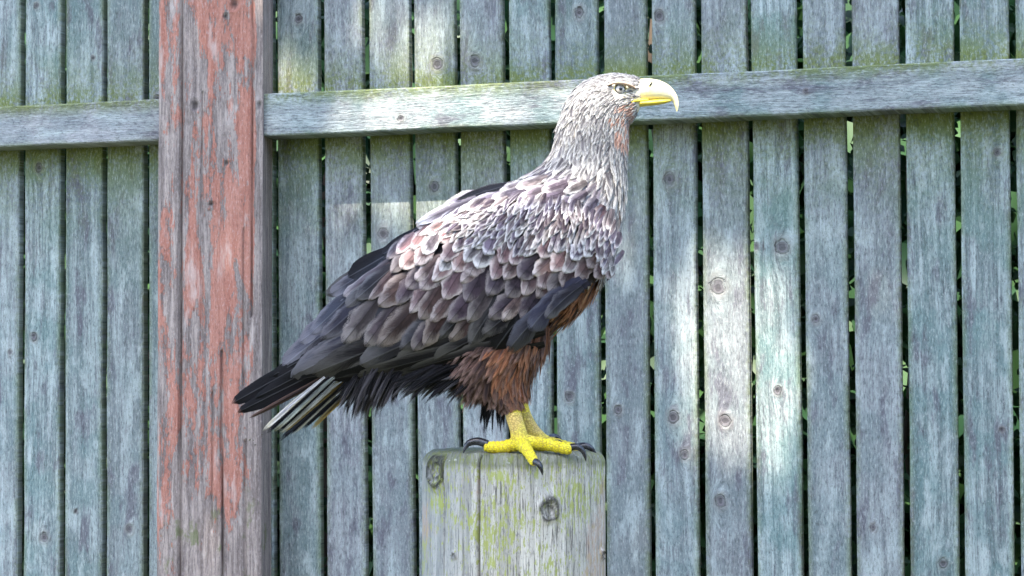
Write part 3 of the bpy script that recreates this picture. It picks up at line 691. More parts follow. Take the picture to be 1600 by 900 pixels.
# primaries and secondaries, lowest first
for r, t, w, tn in [((585, 548), (391, 653), 7, 'umber'), ((600, 530), (373, 644), 26, 'black'), ((590, 505), (364, 630), 30, 'black'), ((600, 520), (400, 622), 24, 'black'), ((590, 500), (425, 588), 26, 'black'),
                    ((640, 560), (470, 592), 20, 'black'), ((760, 545), (520, 592), 26, 'black'), ((820, 540), (585, 594), 24, 'dark'), ((840, 545), (655, 598), 18, 'black'), ((850, 538), (690, 582), 18, 'dark'), ((790, 530), (560, 588), 30, 'dark'),
                    ((760, 520), (520, 586), 34, 'dark'), ((700, 500), (490, 584), 36, 'dark'), ((850, 520), (640, 578), 18, 'dark'), ((680, 480), (470, 582), 36, 'slate'), ((640, 470), (456, 590), 36, 'slate'), ((610, 445), (443, 573), 42, 'slate'),
                    ((600, 440), (470, 535), 30, 'slate'), ((600, 420), (488, 518), 30, 'slate'), ((720, 500), (565, 570), 34, 'slate'), ((790, 500), (620, 574), 34, 'dark'), ((800, 500), (680, 562), 26, 'dark')]:
    wf("flight_feather", r, t, w, tn, lift=.004, round_=.62 if w < 31 else .74, tilt=.0015, off=.001)
# back edge
for r, t, w, tn in [((640, 382), (510, 462), 26, 'dark'), ((650, 375), (545, 434), 30, 'black'), ((600, 410), (517, 460), 22, 'slate'), ((690, 345), (598, 400), 24, 'black'), ((625, 400), (539, 464), 16, 'grey'), ((640, 405), (545, 482), 28, 'dark'), ((720, 322), (652, 357), 20, 'mauve'), ((700, 340), (615, 390), 18, 'violet')]:
    wf("flight_feather", r, t, w, tn, lift=.004, round_=.7, off=.002)
for t, L, w, tn in [((487, 522), 110, 34, 'slate'), ((505, 530), 110, 36, 'slate'), ((540, 537), 100, 38, 'grey'), ((575, 542), 85, 26, 'grey'), ((594, 542), 110, 42, 'brown'), ((649, 548), 70, 32, 'violet'), ((628, 547), 80, 38, 'slate'), ((666, 541), 80, 38, 'brown'), ((690, 530), 80, 34, 'dark'),
                    ((771, 551), 95, 44, 'black'), ((735, 541), 110, 38, 'dark'), ((705, 534), 95, 34, 'brown'), ((805, 530), 80, 38, 'black'), ((755, 525), 80, 34, 'dark')]:
    cov(t, L, w, tn, lift=.006, bend=random.uniform(-.1, .1), off=.002)
for t, L, w, tn in [((560, 470), 80, 26, 'dark'), ((581, 471), 75, 32, 'brown'), ((596, 480), 85, 36, 'brown'), ((625, 478), 70, 32, 'violet'), ((645, 492), 75, 34, 'mauve'), ((677, 504), 60, 26, 'mauve'), ((660, 501), 75, 30, 'brown'), ((703, 506), 70, 34, 'violet'), ((733, 506), 85, 36, 'grey'), ((765, 500), 75, 34, 'violet'),
                    ((786, 504), 70, 34, 'mauve'), ((815, 505), 70, 32, 'violet'), ((845, 490), 75, 38, 'grey')]:
    cov(t, L, w, tn, lift=.006, bend=random.uniform(-.1, .1), off=.0035)
for t, L, w, tn in [((615, 430), 60, 24, 'grey'), ((653, 442), 55, 24, 'mauve'), ((640, 455), 60, 30, 'violet'), ((661, 457), 60, 32, 'mauve'), ((680, 444), 60, 30, 'pink'), ((697, 471), 60, 34, 'mauve'), ((722, 446), 60, 32, 'mauve'), ((730, 475), 62, 34, 'violet'), ((764, 466), 60, 34, 'violet'), ((792, 468), 60, 32, 'violet'), ((818, 466), 60, 30, 'mauve'),
                    ((855, 462), 60, 32, 'grey'), ((838, 470), 55, 28, 'brown'), ((897, 442), 58, 32, 'brown'), ((876, 455), 50, 28, 'brown')]:
    cov(t, L, w, tn, lift=.006, bend=random.uniform(-.1, .1), off=.005)
for t, L, w, tn in [((607, 408), 50, 20, 'grey'), ((631, 424), 48, 26, 'pink'), ((654, 419), 48, 28, 'pink'), ((692, 430), 48, 30, 'pale'), ((712, 429), 46, 28, 'pink'), ((735, 436), 48, 28, 'mauve'), ((748, 425), 48, 34, 'pale'), ((771, 443), 48, 28, 'mauve'), ((788, 442), 48, 28, 'mauve'), ((810, 440), 46, 28, 'violet'), ((831, 435), 52, 30, 'pink'), ((844, 456), 42, 26, 'mauve'), ((878, 432), 44, 28, 'pale'),
                    ((860, 430), 44, 26, 'pink'), ((915, 425), 44, 28, 'brown'), ((926, 440), 40, 24, 'brown')]:
    cov(t, L, w, tn, lift=.006, bend=random.uniform(-.1, .1), off=.0065)
for t, L, w, tn in [((622, 400), 44, 20, 'pink'), ((646, 394), 46, 24, 'pink'), ((665, 402), 44, 24, 'pale'), ((695, 413), 44, 28, 'mauve'), ((671, 372), 44, 22, 'pale'), ((690, 385), 44, 24, 'pink'), ((728, 415), 42, 26, 'pale'), ((712, 400), 42, 24, 'pale'), ((760, 405), 42, 26, 'lilac'), ((745, 395), 40, 24, 'pale'), ((782, 418), 40, 26, 'mauve'), ((800, 420), 40, 26, 'mauve'), ((818, 408), 38, 24, 'pale'),
                    ((845, 410), 40, 26, 'mauve'), ((868, 402), 36, 24, 'lilac'), ((890, 412), 38, 24, 'lilac'), ((910, 408), 36, 26, 'pale'), ((930, 412), 34, 22, 'pale'), ((942, 425), 32, 20, 'mauve'), ((945, 440), 26, 18, 'mauve')]:
    cov(t, L, w, tn, lift=.006, bend=random.uniform(-.1, .1), off=.008)
# bend of the wing: the slate alula feathers over the rusty breast
wf("alula_feather", (914, 442), (793, 550), 32, 'blue', lift=.003, bend=.22, off=.010, round_=.8, tilt=-.002)
wf("alula_feather", (905, 440), (826, 518), 27, 'blue', lift=.004, bend=.18, off=.014, round_=.82, tilt=-.002)
wf("alula_feather", (905, 450), (850, 500), 26, 'slate', lift=.004, bend=.15, off=.015)
# scapulars on the back above the wing fold
for r, t, w, tn in [((808, 288), (712, 316), 20, 'black'), ((800, 292), (735, 306), 16, 'dark'), ((770, 305), (693, 323), 30, 'lilac'), ((790, 305), (730, 326), 20, 'lilac'), ((825, 298), (768, 318), 22, 'lilac'), ((860, 298), (812, 314), 24, 'lilac'), ((880, 305), (836, 322), 24, 'lilac'), ((905, 310), (868, 330), 22, 'lilac'),
                    ((830, 285), (780, 303), 20, 'pale'), ((855, 280), (805, 298), 20, 'pale'), ((885, 290), (845, 306), 20, 'lilac'), ((915, 305), (885, 325), 20, 'lilac'), ((930, 315), (905, 345), 20, 'lilac'), ((915, 290), (878, 308), 18, 'pale'), ((940, 325), (926, 356), 20, 'mauve'), ((955, 330), (946, 365), 18, 'pale')]:
    wf("scapular_feather", r, t, w, tn, lift=.005, off=.006)
for r, t, w, tn in [((745, 312), (650, 352), 20, 'pale'), ((770, 318), (690, 350), 20, 'pale'), ((735, 330), (655, 372), 20, 'pink')]:
    wf("covert_feather", r, t, w, tn, lift=.005, off=.009)

far = []
for idx, (nm, r, t, w, tn, k) in enumerate(WF):
    k = dict(k); k["off"] = k.get("off", 0) + idx * .00002 + random.uniform(0, .0012)
    if "tilt" not in k: k["tilt"] = random.uniform(.0006, .0020)
    k.setdefault('round_', random.uniform(.28, .56))
    if nm != 'flight_feather': k['pt'] = random.uniform(1.5, 2.2); k['q'] = random.uniform(.55, .85)
    k['lift'] = k.get('lift', .005) * random.uniform(.6, 1.6); w *= random.uniform(.95, 1.25)
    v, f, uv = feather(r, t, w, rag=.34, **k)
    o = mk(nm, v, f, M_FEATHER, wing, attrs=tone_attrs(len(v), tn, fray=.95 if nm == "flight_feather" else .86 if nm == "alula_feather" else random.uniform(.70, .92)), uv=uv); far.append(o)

# small feathers, joined: lesser coverts over the bend of the wing
class Bunch:
    def __init__(s): s.v = []; s.f = []; s.uv = []; s.t = []; s.e = []; s.k = []; s.r = []
    def add(s, v, f, uv, tone, mul=1.0):
        o = len(s.v); s.v += [tuple(p) for p in v]; s.f += [tuple(i + o for i in q) for q in f]; s.uv += uv
        c, e, k = TONES[tone] if isinstance(tone, str) else tone
        j = random.uniform(.8, 1.2) * mul; n = len(v); r = random.random()
        s.t += [(*[x * j for x in c], 1)] * n; s.e += [(*[min(.85, x * (j * .4 + .6)) for x in e], 1)] * n; s.k += [k] * n; s.r += [r] * n
    def build(s, name, mat, parent, fray=.5):
        o = mk(name, s.v, s.f, mat, parent, attrs={"tint": ('FLOAT_COLOR', s.t), "edge": ('FLOAT_COLOR', s.e), "edgek": ('FLOAT', s.k), "rnd": ('FLOAT', s.r), "fray": ('FLOAT', np.full(len(s.v), fray))}, uv=s.uv)
        o["kind"] = "stuff"; return o
LES = [(690, 342), (740, 326), (800, 320), (850, 324), (905, 338), (950, 362), (962, 385), (958, 425), (945, 436), (930, 405), (905, 398), (870, 392), (835, 398), (800, 404), (765, 392), (730, 392), (700, 372)]
lb = Bunch(); pts = []
tries = 0
while tries < 9000 and len(pts) < 420:
    tries += 1; x, y = random.uniform(680, 965), random.uniform(315, 440)
    if not in_poly(LES, x, y): continue
    dmin = 7.4 + (y - 330) * .03
    if all((x - a) ** 2 + (y - b) ** 2 > dmin * dmin for a, b in pts): pts.append((x, y))
pts.sort(key=lambda p: -p[1])
for n_, (x, y) in enumerate(pts):
    dx, dy = flow(x, y); a = random.gauss(0, .16); dx, dy = dx * math.cos(a) - dy * math.sin(a), dx * math.sin(a) + dy * math.cos(a)
    q = max(0, min(1, (y - 320) / 90)); L = random.uniform(22, 34) + 8 * q; w = random.uniform(7.5, 12) + 6 * q
    v, f, uv = feather((x - dx * L * .7, y - dy * L * .7), (x + dx * L * .3, y + dy * L * .3), w, lift=.006, off=.0095 + .003 * (1 - q) + random.uniform(-.001, .0025), rag=.3, tilt=random.uniform(-.0015, .0025), round_=random.uniform(.2, .5), pt=random.uniform(1.3, 2), q=random.uniform(.7, 1), crown=.0012, bend=random.uniform(-.3, .3))
    lb.add(v, f, uv, random.choice(['white', 'pale', 'pale', 'lilac', 'lilac', 'lilac', 'violet']))
lesser = lb.build("lesser_coverts", M_FEATHER, wing, .72)

# left wing: the same feathers mirrored across the bird's middle plane
wing2 = wing.copy(); COL.objects.link(wing2); wing2.scale = (1, -1, 1); wing2["label"] = "folded left wing on the far side of the body"
for o in far + [lesser]:
    c = o.copy(); COL.objects.link(c); c.parent = wing2

# ---- feathers laid along a lofted surface (neck, head, breast, thighs)
def loft_frame(A, s, th, y=0.0):
    p = loft_pt(A, s, th, y); e = .04
    ds = loft_pt(A, min(s + e, len(A) - 1), th, y) - loft_pt(A, max(s - e, 0), th, y); dt = loft_pt(A, s, th + .05, y) - loft_pt(A, s, th - .05, y)
    T = ds.normalized() if ds.length > 1e-9 else Vector((0, 0, -1)); Nn = dt.cross(ds)
    if Nn.length < 1e-12: Nn = Vector((0, -1, 0))
    Nn.normalize()
    a = cr_interp(A, s); c = B((a[0] + a[2]) / 2, (a[1] + a[3]) / 2, y)
    if Nn.dot(p - c) < 0: Nn = -Nn
    return p, T, Nn
HU = [0, .25, .5, .75, 1]; HV = [0, .3, .6, .85, 1]
def hackle(bunch, p, T, Nn, L, w, tone, lift=.25, sharp=1.0, mul=1.0, sag=0.0, curl=.0):
    Sd = T.cross(Nn).normalized(); vs, uv = [], []
    for v in HV:
        ww = w / 2 * (math.sin(math.pi * min(1, v * .85 + .12)) ** (.6 * sharp)) * (1 if v < 1 else .3)
        c = p + T * (L * v) + Nn * (L * lift * v * (1 - .45 * v) + .0008) + Vector((0, 0, -sag * L * v * v)) + Sd * (curl * L * v * v)
        for u in HU:
            q = (u - .5) * 2; vs.append(c + Sd * (ww * q) - Nn * (w * .13 * q * q)); uv.append((u, v))
    nu = len(HU); fs = [(j * nu + i, j * nu + i + 1, (j + 1) * nu + i + 1, (j + 1) * nu + i) for j in range(len(HV) - 1) for i in range(nu - 1)]
    bunch.add(vs, fs, uv, tone, mul)
T_HEAD = ((.34, .335, .33), (.66, .655, .635), 1.0); T_NECK = ((.22, .215, .22), (.64, .63, .61), 1.0); T_THROAT = ((.40, .23, .18), (.62, .47, .40), .8); T_NECKD = ((.12, .115, .125), (.55, .54, .53), .95)
T_MANT = ((.15, .135, .16), (.58, .56, .55), .95)
hb = Bunch()
s = 0.75
while s < 9.4:
    a = cr_interp(SEC, s); ra = math.hypot(a[0] - a[2], a[1] - a[3]) / 2; rw = a[4]
    per = 2 * math.pi * math.sqrt((ra * ra + rw * rw) / 2)
    if s < 2.6: L, w = 11.5, 4.2
    elif s < 4.2: L, w = 11.5 + (s - 2.6) * 7, 4.2 + (s - 2.6) * 1.1
    elif s < 6.5: L, w = 22.7 + (s - 4.2) * 7, 6.0 + (s - 4.2) * 1.5
    else: L, w = 39 + (s - 6.5) * .5, 9.5 + (s - 6.5) * 2.2
    n = int(per / (w * .62))
    for i in range(n):
        th = 2 * math.pi * (i + random.random()) / n; ss = s + random.uniform(-.12, .12)
        p, T, Nn = loft_frame(SEC, ss, th)
        x, y = px_of(p); ct = math.cos(th)
        if x > 996 and 128 < y < 176: continue        # bare lores
        if math.hypot(x - 966, y - 143) < 12.5: continue                                                     # the eye
        if 955 < x < 986 and 127 < y < 136: continue                                                        # the brow
        back = ct > 0
        if x > 974 and 134 < y < 170 and abs(math.sin(th)) > .4 and random.random() < .55: continue
        if s > 7.3 and back and (x < 838 or y > 318): continue
        if s > 8.3 and back: continue
        if ct < -.25 and 1.0 < ss < 4.6 and x + y * .25 > 1012 + random.gauss(0, 12) and x > 950: tn = T_THROAT if random.random() < .75 else T_HEAD
        elif s > 6.9 and ct > -.45: tn = T_MANT
        elif s > 4.0: tn = random.choice([T_NECK, T_NECK, T_HEAD, T_NECKD])
        else: tn = random.choice([T_HEAD, T_HEAD, T_HEAD, T_NECK, T_NECK, T_NECKD])
        Sd = T.cross(Nn); T2 = (T + Sd * random.gauss(0, .16)).normalized()
        big = random.uniform(.8, 1.2)
        hackle(hb, p - T2 * L * MM * .35, T2, Nn, L * MM * big, w * MM * random.uniform(.8, 1.15) * (1.2 if s > 3.4 else 1.0), tn, lift=(.10 if s < 3 else .15) * random.uniform(.4, 1.9), sharp=1.6 if s < 6.9 else 1.0, curl=random.gauss(0, .10))
    s += (L * .34) / max(8, (math.hypot(*(cr_interp(SEC, min(s + .5, 17))[:2] - cr_interp(SEC, max(s - .5, 0))[:2])) + math.hypot(*(cr_interp(SEC, min(s + .5, 17))[2:4] - cr_interp(SEC, max(s - .5, 0))[2:4]))) / 2)
hb.build("head_and_neck_feathers", M_HACKLE, eagle)

# breast and belly
bb = Bunch()
s = 7.6
while s < 15.5:
    for i in range(60):
        th = math.pi + random.uniform(-1.75, 1.75); ss = s + random.uniform(-.15, .15)
        p, T, Nn = loft_frame(SEC, ss, th); x, y = px_of(p)
        k = (y - 400) / 50
        if y < 330 and ss < 7.9: continue
        if y < 428 + random.uniform(-14, 14): tn = random.choice([T_NECK, ((.34, .25, .22), (.62, .55, .50), .9)])
        elif x < 715 + random.uniform(-25, 25): tn = TONES['black']
        else: tn = random.choice([TONES['rust'], TONES['rust'], ((.34, .16, .08), (.50, .30, .19), .7), TONES['umber']])
        L = random.uniform(24, 40); w = random.uniform(7, 11)
        T2 = (T + T.cross(Nn) * random.gauss(0, .22)).normalized()
        hackle(bb, p - T2 * .008, T2, Nn, L * MM, w * MM, tn, lift=random.uniform(.08, .28), sharp=.9, sag=random.uniform(0, .15), curl=random.gauss(0, .08))
    s += .24
bb.build("breast_feathers", M_HACKLE, eagle)
# feathered thighs
for A, y in ((TH_N, -LEG_Y), (TH_F, LEG_Y)):
    tb = Bunch(); s = .35
    while s < 4.7:
        for i in range(56 if s < 3 else 34):
            th = random.uniform(0, 2 * math.pi); p, T, Nn = loft_frame(A, s + random.uniform(-.1, .1), th, y)
            ct = math.cos(th)
            D = (T + Vector((-.75 * (ct + .42), 0, 0)) * (1.0 if s < 3.6 else .4) + T.cross(Nn) * random.gauss(0, .14)).normalized()
            L = random.uniform(34, 52) if s < 2.6 else random.uniform(20, 30)
            if s > 3.8: L = random.uniform(10, 16)
            if ct > .25 and s > 1: L *= 1.15
            x, yy = px_of(p)
            tn = random.choice([TONES['rust'], TONES['rust'], ((.20, .095, .065), (.36, .21, .155), .7), ((.14, .075, .06), (.28, .175, .14), .7)]) if ct < .15 else random.choice([TONES['umber'], ((.12, .065, .055), (.26, .17, .14), .7), ((.16, .088, .07), (.30, .20, .165), .7)])
            hackle(tb, p - D * .010, D, Nn, L * MM, random.uniform(6.5, 11) * MM, tn, lift=random.uniform(.04, .24), sharp=.85, curl=random.gauss(0, .08))
        s += .22
    tb.build("thigh_feathers", M_HACKLE, eagle)
# shaggy dark vent feathers hanging under the wings
vb = Bunch()
def strand(x0, y0, x1, y1, yl, w, tn, sag=.1):
    p = B(x0, y0, yl); q = B(x1, y1, yl + random.uniform(-.01, .01)); T = (q - p); L = T.length; T.normalize()
    Nn = Vector((random.uniform(-.3, .3), -1, random.uniform(-.2, .2))); Nn = (Nn - T * Nn.dot(T)).normalized()
    hackle(vb, p, T, Nn, L, w * MM, tn, lift=.05, sharp=1.2, sag=sag, curl=random.gauss(0, .08))
for i in range(120):
    x = random.uniform(545, 620); f = 1 - abs(x - 575) / 60; dep = random.uniform(-.045, .045)
    L = random.uniform(25, 50) + 42 * max(0, f) * random.random()
    strand(x + 16, 574, x - random.uniform(2, 26), 578 + L, dep, random.uniform(5, 9), random.choice([TONES['black'], TONES['dark'], ((.05, .045, .05), (.12, .11, .11), .6)]))
for i in range(170):
    x = random.uniform(640, 740); dep = random.uniform(-.07, .06); L = random.uniform(8, 26) + 16 * (x > 655) * random.random()
    strand(x + 34, 570, x - random.uniform(18, 44), 580 + L, dep, random.uniform(5, 9), random.choice([TONES['black'], TONES['black'], TONES['dark']]))
for i in range(20):   # black tips behind the near shank
    x = random.uniform(755, 792); strand(x, 612, x - random.uniform(-4, 10), random.uniform(650, 678), random.uniform(-.03, .03), random.uniform(4, 7), TONES['black'])
vb.build("vent_feathers", M_HACKLE, eagle)

# tail
tail_v, tail_f = loft_mesh(np.array([(600, 560, 600, 585, 40), (560, 566, 556, 592, 34), (525, 578, 522, 596, 24), (500, 590, 499, 600, 12)], dtype=float), 12, 20)
tail = mk("tail", tail_v, tail_f, M_BODY, eagle, attrs={"tint": ('FLOAT_COLOR', np.tile((.03, .028, .03, 1), (len(tail_v), 1)))})
def tail_feather(r, t, w, y, tone, flip=0):
    p = B(*r, y); q = B(*t, y + .004); T = (q - p); L = T.length; T.normalize()
    Nn = Vector((.0, -1, .55 + flip)); Nn = (Nn - T * Nn.dot(T)).normalized(); Sd = T.cross(Nn)
    vs, uv = [], []
    for v in VR:
        ww = w * MM / 2 * blade_w(v, .8); c = p + T * (L * v) + Vector((0, 0, -.05 * L * v * v))
        for u in UC: k = (u - .5) * 2; vs.append(c + Sd * ww * k - Nn * (.0016 * k * k)); uv.append((u, v))
    nu = len(UC); fs = [(j * nu + i, j * nu + i + 1, (j + 1) * nu + i + 1, (j + 1) * nu + i) for j in range(len(VR) - 1) for i in range(nu - 1)]
    mk("tail_feather", vs, fs, M_FEATHER, tail, attrs=tone_attrs(len(vs), tone), uv=uv)
TF = [((510, 588), (413, 666), 8, 'tailw'), ((516, 588), (418, 670), 8, 'black'), ((525, 587), (428, 667), 10, 'tailw'), ((530, 587), (432, 670), 8, 'black'), ((540, 587), (437, 668), 11, 'tailw'), ((545, 590), (440, 670), 7, 'ochre'), ((548, 590), (447, 675), 8, 'black'), ((550, 588), (433, 683), 7, 'black'),
      ((552, 590), (455, 672), 7, 'tailw'), ((560, 592), (470, 665), 7, 'black'), ((562, 596), (483, 666), 7, 'ochre'), ((566, 598), (495, 650), 9, 'black')]
for i, (r, t, w, tn) in enumerate(TF): tail_feather(r, t, w + 1.5, -.036 + i * .006, tn, flip=random.uniform(-.1, .2))

# ---- bill
def loft2(secs, ns, nt, y=0.0, p=1.0):
    A = np.array(secs, dtype=float); vs, fs = [], []
    for j in range(ns):
        s = (len(A) - 1) * j / (ns - 1); a = cr_interp(A, s); cx_, cy_ = (a[0] + a[2]) / 2, (a[1] + a[3]) / 2
        for i in range(nt):
            th = 2 * math.pi * i / nt; ct, sn = math.cos(th), math.sin(th)
            wid = a[4] * (math.copysign(abs(sn) ** p, sn)) * (1 - .18 * max(0, ct))
            vs.append(B(cx_ + (a[0] - a[2]) / 2 * ct, cy_ + (a[1] - a[3]) / 2 * ct, y + wid * MM))
    for j in range(ns - 1):
        for i in range(nt): a = j * nt + i; b = j * nt + (i + 1) % nt; fs.append((a, b, b + nt, a + nt))
    fs.append(tuple(range(nt))[::-1]); fs.append(tuple(range((ns - 1) * nt, ns * nt)))
    return vs, fs
v, f = loft2([(992, 124.5, 986, 161, 14), (1002, 123, 1000, 158.5, 14), (1016, 122.8, 1015, 156.5, 13), (1030, 125.5, 1029, 155, 11.5), (1043, 131.5, 1041, 155, 9.4), (1052, 140, 1048, 156.5, 7.2), (1058, 150, 1051.5, 160, 5.2), (1060.3, 160, 1053.8, 165.5, 3.4), (1060, 168, 1055.8, 170, 1.9), (1058, 174.5, 1057, 174.5, .6)], 46, 28)
beak = mk("beak", v, f, M_BILL, eagle)
v, f = loft2([(974, 163, 976, 168, 15), (988, 159.5, 990, 168.5, 13), (1004, 157, 1006, 166.5, 10.5), (1022, 155.2, 1023, 164.5, 8.6), (1038, 154.5, 1038, 162, 6.6), (1047, 155, 1046, 159.5, 4.2), (1050, 156, 1049.5, 158, 2)], 30, 22)
mk("lower_bill", v, f, M_LOWBILL, eagle)
def sweep(pts, rad, nt=14, sub=6, bump=None, flat=1.0):
    P = np.array([tuple(p) for p in pts]); R = np.array(rad, dtype=float); n = (len(P) - 1) * sub + 1
    vs, fs = [], []; prev = None; C = [Vector(cr_interp(P, i / sub)) for i in range(n)]
    for j in range(n):
        T = (C[min(j + 1, n - 1)] - C[max(j - 1, 0)]).normalized()
        if prev is None:
            a = Vector((0, 0, 1)) if abs(T.z) < .8 else Vector((1, 0, 0))
        else: a = prev
        N1 = (a - T * a.dot(T)).normalized(); prev = N1; B1 = T.cross(N1)
        r = float(cr_interp(R[:, None], j / sub)[0])
        if bump: r *= bump(j / (n - 1))
        for i in range(nt): th = 2 * math.pi * i / nt; vs.append(C[j] + N1 * (math.cos(th) * r * flat) + B1 * (math.sin(th) * r))
    for j in range(n - 1):
        for i in range(nt): a = j * nt + i; b = j * nt + (i + 1) % nt; fs.append((a, b, b + nt, a + nt))
    fs.append(tuple(range(nt))[::-1]); fs.append(tuple(range((n - 1) * nt, n * nt)))
    return vs, fs
for sd in (-1, 1):
    v, f = sweep([B(1012, 157.6, sd * .0135), B(1000, 158.4, sd * .0155), B(988, 160.5, sd * .0205), B(976, 165, sd * .026), B(971, 167, sd * .027)], [.0012, .002, .0026, .0024, .001], 10, 5)
    mk("gape_skin", v, f, M_LOWBILL, beak)
    v, f = sweep([B(1013.5, 136, sd * .0136), B(1016.2, 132.5, sd * .0130), B(1019, 128.5, sd * .0113)], [.0007, .0013, .0006], 8, 4)
    mk("nostril", v, f, M_NOSTRIL, beak)
    # eye
    ec = B(966, 143, sd * .0235); ax = Vector((.22, sd * 1.0, .02)).normalized(); up = Vector((0, 0, 1)); e1_ = up.cross(ax).normalized(); e2_ = ax.cross(e1_)
    def cap(r, a0, a1, nr=10, nt=36, bulge=0):
        vs, fs = [], []
        for j in range(nr):
            a = a0 + (a1 - a0) * j / (nr - 1)
            for i in range(nt): th = 2 * math.pi * i / nt; vs.append(ec + ax * (r * math.cos(a) + bulge) + (e1_ * math.cos(th) + e2_ * math.sin(th)) * (r * math.sin(a)))
        for j in range(nr - 1):
            for i in range(nt): p = j * nt + i; q = j * nt + (i + 1) % nt; fs.append((p, q, q + nt, p + nt))
        return vs, fs
    R_E = .0102
    v, f = cap(R_E, .001, math.pi - .001, 20); eye = mk("eye", v, f, M_EYE, eagle)
    v, f = cap(R_E + .00025, .001, .69, 12); mk("iris", v, f, M_IRIS, eye)
    v, f = cap(R_E + .0005, .001, .25, 8); mk("pupil", v, f, M_PUPIL, eye)
    ring = [ec + ax * .0052 + (e1_ * math.cos(a) + e2_ * math.sin(a)) * (.0098 + .0006 * math.cos(a)) for a in np.linspace(0, 2 * math.pi, 15)]
    v, f = sweep(ring, [.0011] * 15, 8, 3); mk("eyelid", v, f, M_LID, eye)
    v, f = sweep([B(948, 137, sd * .0305), B(958, 133.8, sd * .034), B(969, 133.6, sd * .0348), B(981, 136, sd * .0295), B(992, 140.5, sd * .021)], [.0012, .0032, .0042, .0036, .001], 12, 5, flat=.7)
    mk("brow_ridge", v, f, M_BROW, eagle)

# ---- legs and feet
def rings(t, n=7): return 1 + .075 * math.sin(t * n * 2 * math.pi)
def foot(shank, toes, talons):
    parts = [sweep(shank[0], shank[1], 20, 6)]
    for p, r in toes: parts.append(sweep(p, r, 16, 14, bump=lambda t: rings(t, 8)))
    V, Fc = union_voxel(parts, .0014, 2, "foot")
    tn = []
    zt0 = STOP
    for p in V:
        x, y = px_of(p); tn.append((min(1, max(0, (688 - y) / 16)) * (1 if y > 644 else .2),) * 3 + (1,))
    fo = mk("foot", V, Fc, M_FOOT, eagle, attrs={"tint": ('FLOAT_COLOR', tn)})
    for p, r in talons:
        v, f = sweep(p, r, 14, 6); mk("talon", v, f, M_TALON, fo)
yn = -.046
foot(([B(800, 630, yn), B(803, 650, yn), B(809, 670, yn), B(813, 688, yn)], [.0115, .0125, .0125, .0145]),
     [([B(811, 690, yn), B(838, 690, yn - .004), B(866, 695, yn - .008), B(884, 698.5, yn - .011), B(892, 699, yn - .012)], [.0125, .0105, .0092, .0092, .0068]),
      ([B(812, 690, yn), B(790, 696, yn + .002), B(770, 697, yn + .004), B(757, 695.5, yn + .005)], [.0125, .0098, .0092, .0072]),
      ([B(812, 690, yn), B(819, 695, yn - .026), B(827, 706, yn - .047), B(833, 716, yn - .058), B(835, 720, yn - .061)], [.0125, .0100, .0082, .0074, .0052]),
      ([B(811, 690, yn), B(832, 693, yn + .022), B(850, 698, yn + .040)], [.011, .0095, .0080])],
     [([B(888, 697, yn - .012), B(899, 695.5, yn - .013), B(908, 701, yn - .014), B(912, 710, yn - .015), B(913.5, 718, yn - .015)], [.0058, .0052, .0042, .0026, .0006]),
      ([B(762, 693, yn + .005), B(748, 688, yn + .005), B(735, 690, yn + .004), B(728, 697, yn + .003), B(725, 706, yn + .002)], [.0068, .0062, .0052, .0034, .0008]),
      ([B(834, 716, yn - .060), B(839, 718, yn - .067), B(843.5, 725, yn - .071), B(846, 736, yn - .072)], [.0055, .0050, .0036, .0006]),
      ([B(848, 696, yn + .038), B(859, 692, yn + .046), B(866, 697, yn + .050), B(868, 705, yn + .052)], [.0052, .0046, .0030, .0006])])
yf = .046
foot(([B(815, 630, yf), B(820, 650, yf), B(832, 672, yf), B(846, 690, yf)], [.010, .0105, .0105, .0125]),
     [([B(844, 691, yf), B(868, 695, yf - .006), B(890, 700, yf - .010), B(908, 702, yf - .012)], [.012, .0095, .0085, .0066]),
      ([B(844, 691, yf), B(826, 697, yf + .002), B(806, 699, yf + .003)], [.012, .0090, .0068]),
      ([B(844, 691, yf), B(853, 694, yf + .025), B(858, 697, yf + .048)], [.011, .009, .0068]),
      ([B(844, 691, yf), B(856, 695, yf - .020), B(866, 699, yf - .032)], [.011, .009, .0068])],
     [([B(903, 700, yf - .012), B(916, 698, yf - .014), B(926, 703, yf - .015), B(933, 712, yf - .016)], [.0062, .0056, .0040, .0008]),
      ([B(810, 697, yf + .003), B(796, 692, yf + .003), B(785, 698, yf + .003), B(782, 706, yf + .002)], [.0060, .0054, .0036, .0008]),
      ([B(856, 694, yf + .046), B(866, 686, yf + .056), B(876, 690, yf + .062), B(880, 699, yf + .066)], [.0060, .0054, .0038, .0008]),
      ([B(862, 697, yf - .030), B(872, 692, yf - .036), B(880, 697, yf - .040), B(883, 705, yf - .042)], [.0058, .0050, .0036, .0008])])

# ------------------------------------------------------------------ hedge behind the fence
def leaf_cloud(P, size, name, mat, parent, updown=.5, npt=0):
    n = len(P); vs = np.zeros((n, 6, 3)); rn = np.zeros((n, 6))
    d = rng.normal(size=(n, 3)); d /= np.linalg.norm(d, axis=1)[:, None]; a = rng.normal(size=(n, 3)); s_ = np.cross(d, a); s_ /= np.linalg.norm(s_, axis=1)[:, None]; nn = np.cross(d, s_)
    sz = size * rng.uniform(.6, 1.25, size=(n, 1))
    P = np.asarray(P)
    for k, (l, w, b) in enumerate([(-.5, 0, 0), (-.15, .38, .08), (.2, .34, .08), (.5, 0, -.06), (.2, -.34, .08), (-.15, -.38, .08)]):
        vs[:, k] = P + d * sz * l + s_ * sz * w + nn * sz * b
    rn[:] = rng.uniform(size=(n, 1))
    fs = [(6 * i, 6 * i + 1, 6 * i + 2, 6 * i + 3) for i in range(n)] + [(6 * i, 6 * i + 3, 6 * i + 4, 6 * i + 5) for i in range(n)]
    return mk(name, vs.reshape(-1, 3), fs, mat, parent, attrs={"rnd": ('FLOAT', rn.ravel())})
